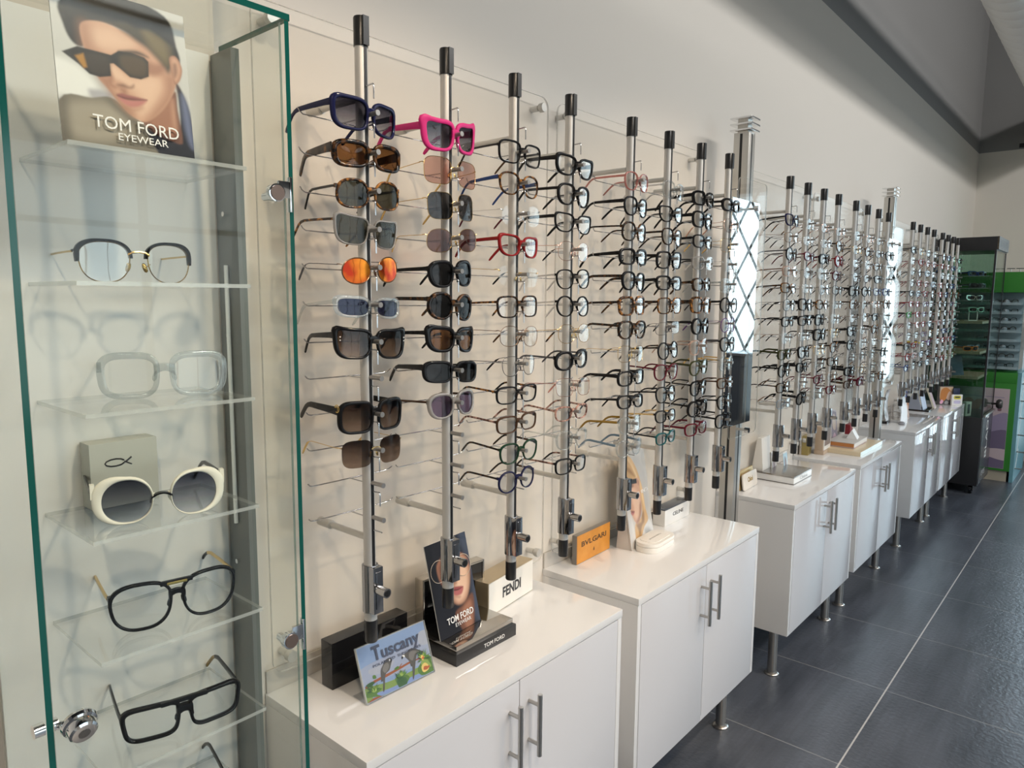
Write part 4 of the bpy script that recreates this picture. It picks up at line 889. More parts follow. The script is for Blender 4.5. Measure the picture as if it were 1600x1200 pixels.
man = [
 (lin(226, 226, 222), 6, 1, [(20, 380), (200, 420), (330, 560), (300, 640), (90, 690)]), (lin(170, 168, 172), 4, 1, [(280, 590), (420, 600), (430, 640), (320, 670)]),
 (lin(120, 113, 100), 1.5, 1, [(85, 690), (300, 655), (430, 640), (560, 740), (700, 860), (850, 930), (1000, 1150), (600, 1290), (60, 1250)]),
 ((*lin(165, 156, 140), .8), 9, 1, [(130, 720), (420, 690), (600, 850), (500, 980), (200, 960)]), ((*lin(80, 74, 66), .7), 9, 1, [(420, 660), (560, 760), (700, 880), (620, 860), (480, 740)]), ((*lin(70, 64, 58), .5), 8, 1, [(90, 700), (140, 700), (170, 1000), (110, 1000)]),
 (lin(30, 30, 40), 2, 1, [(690, 870), (860, 930), (950, 850), (930, 600), (900, 460), (960, 540), (1040, 760), (1110, 1180), (900, 1230), (780, 1050)]),
 (lin(105, 112, 140), 5, 1, [(950, 560), (1010, 660), (1070, 1000), (1030, 980), (980, 800)]),
 (SDD, 2, 1, [(650, 790), (800, 700), (900, 540), (930, 700), (975, 930), (960, 985), (860, 950), (740, 890)]), (SD, 5, 1, [(720, 800), (880, 600), (910, 720), (930, 880), (900, 920), (800, 870)]), ((*SK, .8), 6, 1, [(880, 620), (905, 720), (920, 860), (895, 800)]),
 (lin(24, 23, 24), 2, 1, [(75, -80), (400, -200), (800, -80), (900, 160), (935, 290), (880, 370), (800, 230), (600, 120), (330, 60), (220, 120), (235, 260), (160, 240), (95, 110)]),
 (SK, 1.6, 1, [(205, 95), (330, 50), (480, 90), (640, 150), (800, 210), (870, 320), (905, 460), (885, 570), (820, 700), (720, 800), (655, 812), (560, 755), (470, 655), (400, 565), (330, 480), (245, 300)]),
 ((*SL, .9), 12, 1, [(540, 500), (680, 430), (790, 480), (770, 640), (680, 760), (600, 740), (640, 640)]), ((*SL, .8), 12, 1, [(280, 130), (420, 100), (580, 190), (500, 260), (330, 250)]), ((*SD, .7), 12, 1, [(205, 95), (260, 100), (290, 240), (330, 300), (240, 290)]),
 ((*SD, .75), 10, 1, [(830, 420), (900, 430), (880, 580), (800, 720), (700, 812), (760, 690), (830, 560)]), ((*SD, .8), 7, 1, [(330, 480), (420, 490), (440, 580), (520, 680), (600, 770), (540, 745), (430, 620)]),
 ((*SD, .9), 5, 1, [(640, 300), (740, 330), (830, 300), (800, 400), (700, 420)]),
 (lin(60, 52, 40), 5, 1, [(440, 40), (650, 20), (830, 80), (890, 250), (850, 385), (800, 330), (720, 250), (660, 200), (560, 140)]), ((*lin(120, 104, 70), .8), 8, 1, [(640, 60), (790, 110), (850, 230), (830, 320), (740, 240), (680, 160)]), (lin(22, 21, 22), 4, 1, [(540, 10), (760, -10), (870, 110), (860, 150), (700, 60), (600, 60)]),
 (SD, 1.5, 1, [(850, 260), (900, 245), (952, 340), (940, 440), (900, 480), (880, 420), (860, 340)]), (SK, 3, 1, [(865, 270), (905, 265), (940, 345), (928, 430), (905, 458), (885, 400)]), ((*SDD, .7), 3, 1, [(880, 320), (905, 310), (915, 380), (895, 420)]),
 ((*SL, .9), 5, 1, [(420, 380), (470, 400), (540, 470), (575, 515), (500, 500), (440, 470)]), ((*SD, .9), 4, 1, [(415, 430), (440, 480), (430, 530), (470, 552), (450, 560), (412, 520)]), ((*SDD, .8), 3, 1, [(470, 535), (510, 522), (560, 540), (590, 520), (580, 550), (520, 552)]), ((*SD, .8), 4, 1, [(490, 560), (530, 560), (545, 600), (515, 605)]),
 (lin(150, 92, 88), 2, 1, [(470, 610), (505, 598), (540, 606), (600, 615), (690, 634), (640, 645), (560, 645), (500, 640)]), (lin(186, 122, 114), 2.5, 1, [(485, 630), (560, 648), (685, 638), (640, 690), (570, 702), (515, 672)]), ((*lin(90, 50, 48), .9), 2, 1, [(470, 618), (540, 632), (620, 636), (690, 634), (620, 646), (540, 645)]), ((*SD, .6), 6, 1, [(520, 705), (600, 712), (660, 700), (600, 740)]),
 ((*lin(50, 40, 34), .9), 3, 1, [(470, 262), (600, 240), (690, 282), (600, 272)]),
 (lin(28, 25, 23), 1, 0, [(93, 322), (190, 268), (420, 302), (470, 262), (560, 260), (660, 288), (690, 318), (697, 440), (640, 470), (560, 462), (500, 412), (440, 367), (415, 372), (427, 470), (350, 487), (280, 472), (200, 400)]),
 (lin(78, 62, 44), 5, 1, [(490, 296), (600, 286), (675, 330), (680, 430), (620, 452), (550, 436), (490, 370)]), ((*lin(60, 50, 42), .8), 5, 1, [(250, 320), (400, 320), (405, 450), (330, 465), (280, 440)]),
 (lin(170, 122, 50), 2, 0, [(180, 342), (233, 317), (262, 420), (240, 430)]),
]
paint('print', card, pw, pmax, lin(196, 196, 192), soft(man, (120, 1000), (1080, 1120), (10, 0), pw, ph), 150, M=T(.0002, 0, 0))
text('TOM FORD', .092, card, T(.0042, .006, .0255), white_print, height=.0135)
text('EYEWEAR', .054, card, T(.0042, .011, .0125), white_print, height=.0078)

# ------------------------------------------------------------------ things on the first cabinet
ZT = .7203
t = thing('display_block', 'plain glossy black block at the wall end of the nearest cabinet', 'display block', (0, 0, ZT))
obj('body', MB().box(-.286, -.2475, .8415, 1.052, 0, .104), black_g, t, bevel=.0015)

def rot_about(x, y, z, lean): return T(x, y, z) @ Matrix.Rotation(lean, 4, 'Y')
sg = thing('sign_holder', 'slanted acrylic sign holder with a card of two grey parrots', 'sign', (-.1435, .947, ZT + .0002), R(-1.6))
Lz = -math.atan2(.0375, .107)
ML = Matrix.Rotation(Lz, 4, 'Y')
mb = MB().box(-.0035, -.0018, -.0925, .0925, .001, .1150, M=ML).box(.0003, .0018, -.0925, .0925, .001, .1150, M=ML).box(-.05, .002, -.0925, .0925, 0, .0018)
obj('holder', mb, glassy('holder_acrylic', (.93, .94, .95), refl=1.2), sg)
obj('holder_edge', MB().box(-.0037, .002, -.0935, -.0921, .001, .1155, M=ML).box(-.0037, .002, .0921, .0935, .001, .1155, M=ML).box(-.0037, .002, -.0925, .0925, .1150, .1162, M=ML), acry_edge, sg)
TI = [mat('ink_sky', (.30, .42, .66), .3), mat('ink_cloud', (.50, .52, .60), .3), mat('ink_parrot', (.10, .095, .09), .3), mat('ink_parrot_light', (.20, .19, .18), .3), mat('ink_branch', (.32, .10, .04), .3), mat('ink_leaf', (.10, .20, .05), .3), mat('ink_leaf_light', (.25, .36, .10), .3),
      mat('ink_water', (.22, .30, .55), .3), mat('ink_flower', (.75, .55, .18), .3), mat('ink_flower_red', (.45, .12, .05), .3), white_print, black_print, mat('ink_haze', (.42, .47, .62), .3), mat('ink_bush', (.05, .12, .05), .3)]
cardp = obj('card', MB().box(-.0016, .0001, -.091, .091, .002, .1145, M=ML), mat('paper', (.7, .7, .7), .5), sg)
A_ = ((255, 1150), (1085, 715), (90, 430))
pic = [(12, 1, [(150, 700), (500, 480), (950, 250), (1040, 520), (700, 700), (300, 860), (180, 900)]), (1, 1, [(250, 700), (400, 620), (560, 560), (480, 700), (300, 760)]), (1, 1, [(850, 180), (960, 120), (1000, 300), (880, 330)]),
 (6, 1, [(210, 950), (500, 850), (760, 720), (860, 660), (1000, 640), (1080, 700), (900, 830), (500, 1010), (250, 1130)]), (7, 1, [(340, 1010), (560, 920), (760, 800), (900, 740), (960, 760), (700, 900), (480, 1010), (330, 1070)]),
 (5, 1, [(240, 1000), (330, 940), (420, 940), (360, 1010), (420, 1040), (320, 1050), (250, 1060)]), (5, 1, [(580, 800), (650, 770), (720, 760), (760, 800), (700, 900), (640, 930), (590, 860)]), (13, 1, [(600, 830), (700, 790), (730, 880), (640, 940)]),
 (5, 1, [(860, 680), (930, 540), (960, 480), (1030, 500), (1060, 620), (1080, 720), (960, 760), (900, 760)]), (6, 1, [(900, 600), (950, 500), (1000, 560), (1040, 640), (960, 650)]),
 (8, 1, [(910, 640), (950, 590), (1000, 620), (1005, 680), (950, 725), (920, 700)]), (9, 1, [(945, 640), (1000, 640), (990, 680), (940, 690)]), (9, 1, [(1000, 620), (1020, 640), (1000, 660)]),
 (4, 0, [(215, 920), (320, 830), (460, 750), (600, 670), (740, 580), (830, 545), (915, 500), (915, 515), (840, 560), (750, 605), (620, 690), (480, 780), (350, 850), (260, 930), (225, 945)]),
 (4, 0, [(615, 660), (650, 600), (655, 605), (630, 665)]), (4, 1, [(255, 1140), (330, 1060), (440, 1040), (360, 1100)]),
 (5, 1, [(560, 680), (600, 640), (625, 660), (590, 690)]), (5, 1, [(300, 770), (330, 760), (345, 800), (310, 810)]), (13, 1, [(225, 900), (290, 850), (330, 860), (270, 920)]),
 (2, 1, [(395, 700), (420, 620), (455, 550), (495, 525), (525, 545), (515, 620), (500, 690), (460, 740), (450, 800), (450, 960), (432, 975), (428, 850), (405, 850), (400, 780)]), (3, 1, [(415, 690), (440, 610), (480, 600), (490, 660), (450, 730)]),
 (11, 1, [(497, 545), (526, 550), (520, 585), (500, 580)]), (10, 1, [(487, 548), (503, 545), (503, 570), (490, 568)]),
 (2, 1, [(655, 480), (690, 465), (760, 390), (840, 400), (930, 435), (900, 450), (845, 465), (830, 550), (825, 640), (815, 800), (800, 810), (790, 650), (770, 640), (750, 570), (700, 520)]), (3, 1, [(750, 440), (830, 420), (900, 440), (820, 460), (790, 560), (740, 520)]),
 (10, 1, [(655, 490), (680, 485), (688, 510), (665, 515)]), (11, 1, [(650, 505), (668, 515), (655, 545), (645, 530)])]
items = [(0, [(-.0905, .0025), (.0905, .0025), (.0905, .114), (-.0905, .114)])]
for mi, sm, pts in pic:
    P = clip(aff(spline(pts, 4) if sm else pts, *A_, .183, .1125), -.0903, .0903, .0025, .1138)
    if len(P) > 2: items.append((mi, [(y, z + .001) for y, z in P]))
rp = random.Random(5)
def frond(mi, cy_, cz_, n, r0, r1, a0, a1):
    for q in range(n):
        a = rp.uniform(a0, a1); r_ = rp.uniform(r0, r1); dy, dz = cos(a) * r_, sin(a) * r_; wy, wz = -sin(a) * .0013, cos(a) * .0013
        P = clip([(cy_, cz_), (cy_ + dy * .45 + wy, cz_ + dz * .45 + wz), (cy_ + dy, cz_ + dz), (cy_ + dy * .45 - wy, cz_ + dz * .45 - wz)], -.0903, .0903, .0025, .1138)
        if len(P) > 2: items.append((mi, P))
frond(13, -.072, .020, 9, .012, .024, .1, 3.0); frond(5, -.070, .019, 10, .010, .020, .0, 3.1); frond(6, -.069, .018, 5, .008, .015, .3, 2.8)
frond(13, .000, .022, 9, .010, .022, .2, 3.0); frond(5, .004, .024, 9, .008, .018, .2, 3.0); frond(6, .002, .024, 5, .006, .014, .3, 2.8)
frond(13, .068, .040, 12, .012, .026, -.5, 3.4); frond(5, .070, .040, 12, .010, .022, -.4, 3.4); frond(6, .066, .040, 7, .008, .018, .2, 3.2)
frond(8, .0655, .0415, 9, .004, .008, 0, 6.28); frond(9, .0655, .0415, 6, .002, .005, 0, 6.28)
layers('print', cardp, items, TI, M=ML @ T(.0001, 0, 0), step=.00004)
ink_d = mat('ink_slate', (.06, .07, .11), .4)
MT = ML @ T(.0021, 0, 0)
text('T', .021, cardp, MT @ T(0, -.0463, .0905), ink_d, height=.030, bold=.0006); text('uscany', .104, cardp, MT @ T(0, .0165, .0875), ink_d, height=.026, bold=.0004)
text('POLARIZED  SUNGLASSES', .130, cardp, MT @ T(0, .004, .0675), ink_d, height=.0052)

# stacked base with a portrait card
tb_ = thing('lettered_stand', 'black lettered display stand with a mirrored silver top plate', 'display stand', (-.118, 1.0855, ZT), R(.5))
obj('body', MB().box(-.125, 0, 0, .211, 0, .029), mat('base_black', (.018, .018, .02), .3), tb_, bevel=.001)
obj('top_plate', MB().box(-.120, -.006, .006, .205, .0293, .044), mat('mirror_steel', (.52, .49, .45), .06, 1), tb_, bevel=.0008)
text('TOM FORD', .074, tb_, T(.0004, .130, .0145), white_print, height=.0098)
pc = thing('portrait_card', 'leaning portrait card of a face in thin-rimmed glasses on the black lettered stand', 'poster', (-.1735, 1.157, ZT + .0446), R(4))
pc.rotation_euler = (0, R(-13.5), R(4))
fw_, fh_ = .145, .222
obj('board', MB().box(-.0025, 0, -fw_ / 2, fw_ / 2, 0, fh_), mat('card_board', (.6, .6, .59), .3), pc)
A2 = ((262, 950), (580, 760), (145, 205))
face = [
 ((*lin(70, 78, 96), .9), 14, 1, [(400, 40), (490, 60), (560, 500), (590, 760), (520, 700), (500, 400)]),
 (SDD, 5, 1, [(380, 710), (440, 640), (520, 540), (525, 800), (460, 870), (400, 790)]), ((*SD, .9), 8, 1, [(430, 700), (500, 600), (515, 780), (470, 830)]),
 (SD, 5, 1, [(240, 340), (300, 240), (400, 205), (470, 230), (498, 330), (492, 480), (470, 580), (430, 632), (380, 637), (335, 590), (295, 520), (255, 450)]),
 (SL, 14, 1, [(370, 260), (440, 250), (480, 330), (482, 470), (450, 580), (400, 618), (365, 560), (390, 420)]), ((*SDD, .8), 8, 1, [(250, 350), (300, 300), (330, 420), (345, 520), (300, 510), (262, 440)]), ((*SD, .9), 5, 1, [(350, 440), (380, 445), (388, 468), (360, 470)]), ((*lin(40, 30, 30), .9), 4, 1, [(400, 290), (440, 270), (480, 280), (450, 300)]),
 (lin(150, 78, 80), 2.5, 1, [(355, 520), (380, 498), (440, 487), (420, 520), (370, 530)]), (lin(178, 104, 102), 3, 1, [(360, 533), (400, 524), (443, 492), (430, 548), (390, 572), (365, 562)]), ((*lin(84, 36, 40), .9), 1.6, 1, [(356, 524), (400, 516), (444, 488), (400, 525), (362, 534)]), ((*SD, .7), 5, 1, [(370, 580), (420, 570), (410, 590)])]
paint('print', pc, fw_, fh_, lin(30, 31, 38), soft(face, *A2, fw_, fh_), 110, M=T(.0002, 0, 0))
gl_ = MB()
for cpt, rx, rz in (((-.041, .1545), .027, .026), ((.0445, .1465), .026, .026)):
    gl_.tube([(.0022, cpt[0] + rx * cos(a), cpt[1] + rz * sin(a)) for a in [2 * pi * q / 24 for q in range(25)]], .0006, 5)
obj('printed_rims', gl_, mat('ink_rim', (.70, .62, .52), .4), pc)
text('TOM FORD', .094, pc, T(.0026, .004, .0335), white_print, height=.0155, bold=.0003); text('EYEWEAR', .056, pc, T(.0026, .010, .0185), white_print, height=.0085)
pq = thing('plaque', 'dark glossy plaque with silver frame standing behind the leaning portrait card', 'plaque', (-.285, 1.135, ZT), R(-3))
obj('frame', MB().box(-.03, 0, 0, .005, 0, .145).box(-.03, 0, .205, .210, 0, .145).box(-.03, 0, .0049, .2051, .140, .145).box(-.03, 0, .0049, .2051, 0, .006), mat('nickel', (.62, .58, .52), .2, 1), pq, bevel=.0006)
obj('face', MB().box(-.028, -.002, .0051, .2049, .0061, .1399), black_g, pq)
text('TOM FORD', .13, pq, T(-.0016, .105, .085), mat('grey_ink', (.35, .35, .35), .4), height=.018)
fb = thing('brand_block', 'gold-sided white block with bold black lettering beside the black lettered stand', 'display block', (-.2345, 1.319, ZT), R(7.6))
obj('body', MB().box(-.062, -.001, 0, .223, 0, .0935), mat('champagne_gold', (.52, .42, .28), .3, .7), fb, bevel=.001)
obj('face', MB().box(-.0009, 0, .002, .221, .002, .0915), mat('ivory_face', (.78, .76, .71), .25), fb)
text('FENDI', .090, fb, T(.0003, .112, .045), black_print, height=.029, bold=.0006)

# ------------------------------------------------------------------ things on the second cabinet
bv = thing('brand_block', 'orange block with engraved dark lettering and grey sides', 'display block', (-.2805, 1.779, ZT), R(2.3))
obj('body', MB().box(-.018, -.001, 0, .203, 0, .0945), mat('grey_side', (.20, .18, .16), .4), bv, bevel=.0008)
obj('face', MB().box(-.0009, 0, .0015, .2015, .0015, .093), noise_col('orange_face', (.60, .24, .03), (.66, .29, .05), 30, .3, .7, .4), bv)
text('BVLGARI', .150, bv, T(.0003, .1015, .060), mat('engraved', (.10, .05, .02), .5), height=.0175, bold=.0005)
obj('emblem', MB().box(.0, .0005, .0985, .1045, .0225, .030).box(0, .0005, .1, .103, .030, .034), MATS['engraved'], bv)
bo = thing('portrait_card', 'tall portrait card of a blonde woman in dark glasses, leaning near the wall', 'poster', (-.232, 2.105, ZT), R(-8))
bo.rotation_euler = (0, R(-9), R(8))
bw, bh = .196, .325
obj('board', MB().box(-.004, 0, -bw / 2, bw / 2, 0, bh), mat('stone_print', (.52, .50, .48), .4), bo)
st_ = MB().prism([(0, 0), (-.055, 0), (-.006, .2)], .003, M=Matrix(((0, 1, 0, -.0045), (1, 0, 0, -bw / 2 + .002), (0, 0, 1, 0), (0, 0, 0, 1))))
obj('side_panel', st_, MATS['stone_print'], bo)
A3 = ((120, 1135), (462, 890), (118, 130))
HB, HL, HD = lin(198, 160, 112), lin(226, 196, 150), lin(136, 98, 62)
bl = [((*lin(176, 172, 168), .8), 14, 1, [(250, 60), (400, 80), (440, 500), (380, 600), (330, 300)]),
 (lin(206, 202, 198), 3, 1, [(90, 690), (150, 690), (190, 900), (180, 1160), (100, 1150)]), (lin(208, 205, 202), 3, 1, [(260, 950), (330, 820), (420, 720), (475, 880), (400, 980), (280, 1010)]), ((*lin(150, 148, 146), .8), 8, 1, [(330, 860), (400, 820), (440, 890), (370, 940)]),
 (HB, 2, 1, [(30, 250), (120, 130), (240, 100), (310, 180), (350, 290), (375, 420), (382, 600), (405, 720), (340, 820), (270, 960), (205, 1010), (200, 880), (230, 800), (300, 740), (330, 650), (300, 500), (60, 420)]),
 ((*HL, .9), 6, 1, [(140, 150), (230, 120), (290, 210), (320, 320), (280, 290), (200, 200)]), ((*HD, .8), 5, 1, [(110, 240), (220, 215), (295, 290), (200, 262)]), ((*HD, .8), 5, 1, [(230, 830), (300, 780), (320, 700), (350, 650), (345, 760), (300, 830), (260, 940), (245, 880)]), ((*HL, .8), 5, 1, [(350, 330), (368, 450), (374, 620), (358, 560), (345, 430)]),
 (SK, 2.5, 1, [(100, 360), (200, 340), (300, 320), (330, 380), (330, 560), (320, 640), (290, 730), (245, 815), (200, 790), (170, 700), (150, 600), (110, 480)]), ((*SL, .9), 10, 1, [(180, 480), (260, 440), (310, 500), (300, 640), (250, 760), (210, 740), (220, 640)]), ((*SD, .8), 7, 1, [(300, 600), (330, 560), (310, 700), (250, 812), (230, 800), (280, 720)]),
 (HB, 3, 1, [(40, 200), (200, 150), (292, 300), (200, 348), (100, 370)]), ((*HD, .7), 5, 1, [(110, 250), (220, 230), (285, 300), (200, 280)]),
 (SK, 2, 1, [(300, 300), (335, 310), (340, 370), (315, 392), (300, 350)]), ((*SD, .8), 3, 1, [(310, 320), (330, 330), (325, 375), (312, 365)]), (lin(34, 28, 28), 1, 0, [(172, 380), (230, 345), (302, 310), (302, 362), (230, 397), (178, 432)]), ((*lin(110, 72, 62), .8), 3, 1, [(180, 430), (230, 400), (250, 412), (200, 452)]),
 (lin(176, 108, 104), 2, 1, [(170, 717), (222, 690), (202, 732), (180, 742)]), ((*lin(120, 66, 64), .9), 2, 1, [(168, 700), (222, 690), (190, 718)])]
paint('print', bo, bw, bh, lin(190, 186, 180), soft(bl, *A3, bw, bh, .0013), 100, M=T(.0002, 0, 0))
text('BOTTEGA  VENETA', .150, bo, T(.0024, .012, .172), white_print, height=.0125, bold=.0003)
cs = thing('eyewear_case', 'white oblong eyewear case with rounded ends lying on the cabinet', 'case', (-.186, 2.105, ZT), R(3))
cream_p = mat('case_ivory', (.78, .76, .72), .22)
Mz = Matrix(((0, 1, 0, 0), (0, 0, 1, 0), (1, 0, 0, 0), (0, 0, 0, 1)))
obj('lower_shell', MB().prism(rrect(.088, .178, .042, 10), .0185, M=Mz @ T(0, 0, 0)), cream_p, cs, smooth=40, bevel=.002)
obj('lid', MB().prism(rrect(.087, .177, .0415, 10), .0135, M=Mz @ T(.0188, 0, 0)), cream_p, cs, smooth=40, bevel=.005)
obj('lid_panel', MB().prism(rrect(.062, .135, .024, 10), .0018, M=Mz @ T(.0322, 0, 0)), cream_p, cs, smooth=40, bevel=.0008)
text('BOTTEGA VENETA', .085, cs, Matrix(((0, 0, -1, .0), (0, 1, 0, 0), (1, 0, 0, .0343), (0, 0, 0, 1))), mat('silver_ink', (.40, .39, .37), .4), height=.006)
ce = thing('brand_block', 'white lettered block with dark slate top close to the wall', 'display block', (-.262, 2.31, ZT), R(1))
obj('body', MB().box(-.05, 0, 0, .20, 0, .060), mat('ivory_gloss', (.74, .73, .71), .08), ce, bevel=.001)
obj('top', MB().box(-.05, 0, 0, .20, .0602, .0640), mat('slate_gloss', (.05, .06, .08), .1), ce, bevel=.0008)
text('CELINE', .085, ce, T(.0003, .105, .034), black_print, height=.014, bold=.0003)

# ------------------------------------------------------------------ third cabinet
ch = thing('plaque', 'pale rounded plaque with gold lettering and a gold wedge behind it', 'plaque', (-.250, 2.978, ZT), R(3))
Mp = T(-.002, .088, .0365) @ Matrix.Rotation(R(-7), 4, 'Y')
obj('face', MB().prism(rrect(.176, .072, .016, 6), .006, M=Mp), mat('blush_cream', (.74, .68, .60), .35), ch, smooth=35, bevel=.001)
obj('wedge', MB().prism([(-.034, .0), (-.006, .0), (-.014, .082), (-.022, .082)], .170, M=Matrix(((0, 1, 0, -.004), (1, 0, 0, .003), (0, 0, 1, .001), (0, 0, 0, 1)))), mat('pale_gold', (.70, .52, .26), .35, .6), ch, bevel=.001)
text('Chloé', .062, ch, Mp @ T(.0064, .0, .004), gold, height=.022, bold=.0004)
bk = thing('display_book', 'flat white display box with a silver-grey mirrored top, near the pale plaque', 'display box', (-.121, 3.247, ZT), R(0))
obj('body', MB().box(-.186, 0, 0, .238, 0, .030), mat('box_white', (.78, .78, .77), .15), bk, bevel=.001)
obj('top', MB().box(-.187, .001, -.001, .239, .0302, .0365), mat('brushed_top', (.40, .38, .36), .22, .9), bk, bevel=.001)
obj('base_plate', MB().box(-.187, .001, -.001, .239, 0, .003), mat('dark_strip', (.12, .11, .10), .3), bk)
text('Chloé', .10, bk, T(.0005, .13, .0165), mat('ink_grey2', (.30, .32, .34), .4), height=.016)
pr = thing('wedge_stand', 'white wedge stand with a pale print on its front, on the silver-topped box', 'stand', (-.272, 3.26, ZT + .0368), R(2))
Mw = Matrix(((0, 1, 0, 0), (1, 0, 0, 0), (0, 0, 1, 0), (0, 0, 0, 1)))
obj('body', MB().prism([(-.05, 0), (.0, 0), (.0, .022), (-.012, .155), (-.032, .155), (-.05, .022)], .115, M=Mw), mat('stand_white', (.78, .75, .70), .4), pr, bevel=.001)
layers('print', pr, [(0, [(.006, .03), (.110, .03), (.110, .145), (.006, .145)]), (1, spline([(.02, .03), (.05, .04), (.06, .08), (.04, .11), (.015, .09)])), (2, spline([(.06, .04), (.10, .05), (.10, .10), (.07, .11)]))], [mat('ink_lilac', (.45, .48, .62), .4), mat('ink_peach', (.66, .50, .44), .4), pale], M=T(.0011, 0, 0) @ Matrix.Rotation(R(-5), 4, 'Y'))
for j, (yy, xx, hh, lab, cols) in enumerate(((3.40, -.262, .112, 'small upright print card of pale grey figures behind the silver-topped box', ('ink_grey_a', (.52, .50, .52))), (3.475, -.235, .100, 'small upright sky-blue print card behind the silver-topped box', ('ink_sky_b', (.42, .62, .74))))):
    pt = thing('print_card', lab, 'poster', (xx, yy, ZT), R(4)); pt.rotation_euler = (0, R(-8), R(5))
    obj('board', MB().box(-.002, 0, -.036, .036, 0, hh), mat('card_white', (.75, .75, .74), .4), pt)
    c0 = mat(*cols, .35)
    layers('print', pt, [(0, [(-.034, .004), (.034, .004), (.034, hh - .006), (-.034, hh - .006)]), (1, spline([(-.015, .01), (.004, .02), (.006, hh * .6), (-.006, hh * .8), (-.02, hh * .5)])), (2, spline([(.010, .01), (.028, .02), (.026, hh * .5), (.016, hh * .7)]))], [c0, mat('ink_hazy', (.25, .22, .25), .4), pale], M=T(.0002, 0, 0))

# ------------------------------------------------------------------ fourth cabinet
gb = thing('brand_block', 'dull gold block at the wall end of the fourth cabinet', 'display block', (-.285, 3.93, ZT), R(6))
obj('body', MB().box(-.035, 0, 0, .075, 0, .105), mat('dull_gold', (.36, .28, .10), .35, .4), gb, bevel=.001)
obj('back_plate', MB().box(-.045, -.0352, -.005, .08, 0, .11), mat('taupe_plate', (.45, .40, .34), .4), gb, bevel=.001)
tn = thing('frame_stand', 'tan block stand holding a dark framed print beside the dull gold block', 'stand', (-.226, 4.0, ZT), R(3))
obj('body', MB().box(-.05, 0, 0, .155, 0, .021).box(-.048, -.006, .002, .153, .0205, .152), mat('tan_wood', (.50, .38, .28), .5), tn, bevel=.001)
obj('mount', MB().box(-.0058, -.002, .01, .145, .0225, .150), mat('mount_white', (.78, .76, .72), .4), tn)
obj('print', MB().box(-.0018, -.0008, .022, .133, .046, .148), mat('ink_taupe', (.24, .20, .18), .4), tn)
by = thing('display_book', 'large flat pale-yellow box with bright front edge, lowest of the stack', 'display box', (-.062, 4.092, ZT), R(0))
obj('body', MB().box(-.20, -.001, 0, .44, 0, .024), mat('straw', (.70, .58, .40), .3), by, bevel=.001)
obj('front_edge', MB().box(-.0009, 0, .0, .44, .0005, .0235), mat('pale_aqua', (.72, .84, .82), .2), by)
text('VERSACE', .10, by, Matrix(((0, 0, -1, -.06), (0, 1, 0, .27), (1, 0, 0, .0243), (0, 0, 0, 1))), mat('ink_brown', (.18, .12, .08), .4), height=.012)
bo2 = thing('display_book', 'orange and white box lying on the pale-yellow box', 'display box', (-.115, 4.16, ZT + .0244), R(1))
obj('lower_board', MB().box(-.14, .0, 0, .27, 0, .007), mat('dusty_pink', (.48, .36, .34), .4), bo2, bevel=.0006)
obj('body', MB().box(-.138, -.002, .0, .268, .0072, .027), mat('orange_cloth', (.55, .22, .07), .5), bo2, bevel=.0008)
obj('page_edge', MB().box(-.0019, .0, .0, .268, .0075, .0268), mat('page_white', (.78, .75, .72), .4), bo2)
obj('top_board', MB().box(-.142, .001, -.002, .272, .0272, .031), mat('warm_grey', (.58, .56, .54), .3), bo2, bevel=.0006)
tt = thing('tent_card', 'small white folded tent card on top of the orange box', 'card', (-.165, 4.285, ZT + .056), R(8))
obj('card', MB().prism([(-.03, 0), (.03, 0), (.001, .05), (-.001, .05)], .085, M=Mw), white_print, tt)
layers('print', tt, [(0, rrect(.05, .025, .01, cx=.0425, cyy=.022))], [mat('ink_grey3', (.30, .30, .30), .4)], M=T(.0292, 0, 0) @ Matrix.Rotation(R(-30), 4, 'Y'))
lp = thing('print_card', 'tilted dark print card leaning at the wall behind the orange box', 'poster', (-.255, 4.30, ZT), R(0)); lp.rotation_euler = (R(-14), R(-10), 0)
obj('board', MB().box(-.003, 0, -.05, .05, 0, .215), mat('card_mauve', (.42, .36, .38), .4), lp)
layers('print', lp, [(0, [(-.046, .004), (.046, .004), (.046, .205), (-.046, .205)]), (1, spline([(-.03, .14), (.0, .19), (.03, .16), (.02, .10), (-.02, .10)])), (2, spline([(-.04, .02), (.0, .08), (.04, .04), (.02, .01)]))], [mat('ink_dusk', (.18, .13, .16), .4), mat('ink_fawn', (.50, .38, .30), .4), mat('ink_mauve', (.45, .28, .34), .4)], M=T(.0002, 0, 0))
wc = thing('tent_card', 'narrow white and peach card standing behind the orange box', 'card', (-.20, 4.50, ZT), R(10)); wc.rotation_euler = (0, R(-10), R(10))
obj('card', MB().box(-.003, 0, -.03, .03, 0, .12), mat('card_peach', (.74, .62, .54), .4), wc)
rb = thing('brand_block', 'small dark red block with white script close to the second mirror post', 'display block', (-.26, 4.60, ZT), R(0))
obj('body', MB().box(-.03, 0, 0, .08, 0, .085), mat('wine_red', (.25, .02, .03), .35), rb, bevel=.001)
text('Kate', .045, rb, T(.0005, .04, .035), white_print, height=.02)

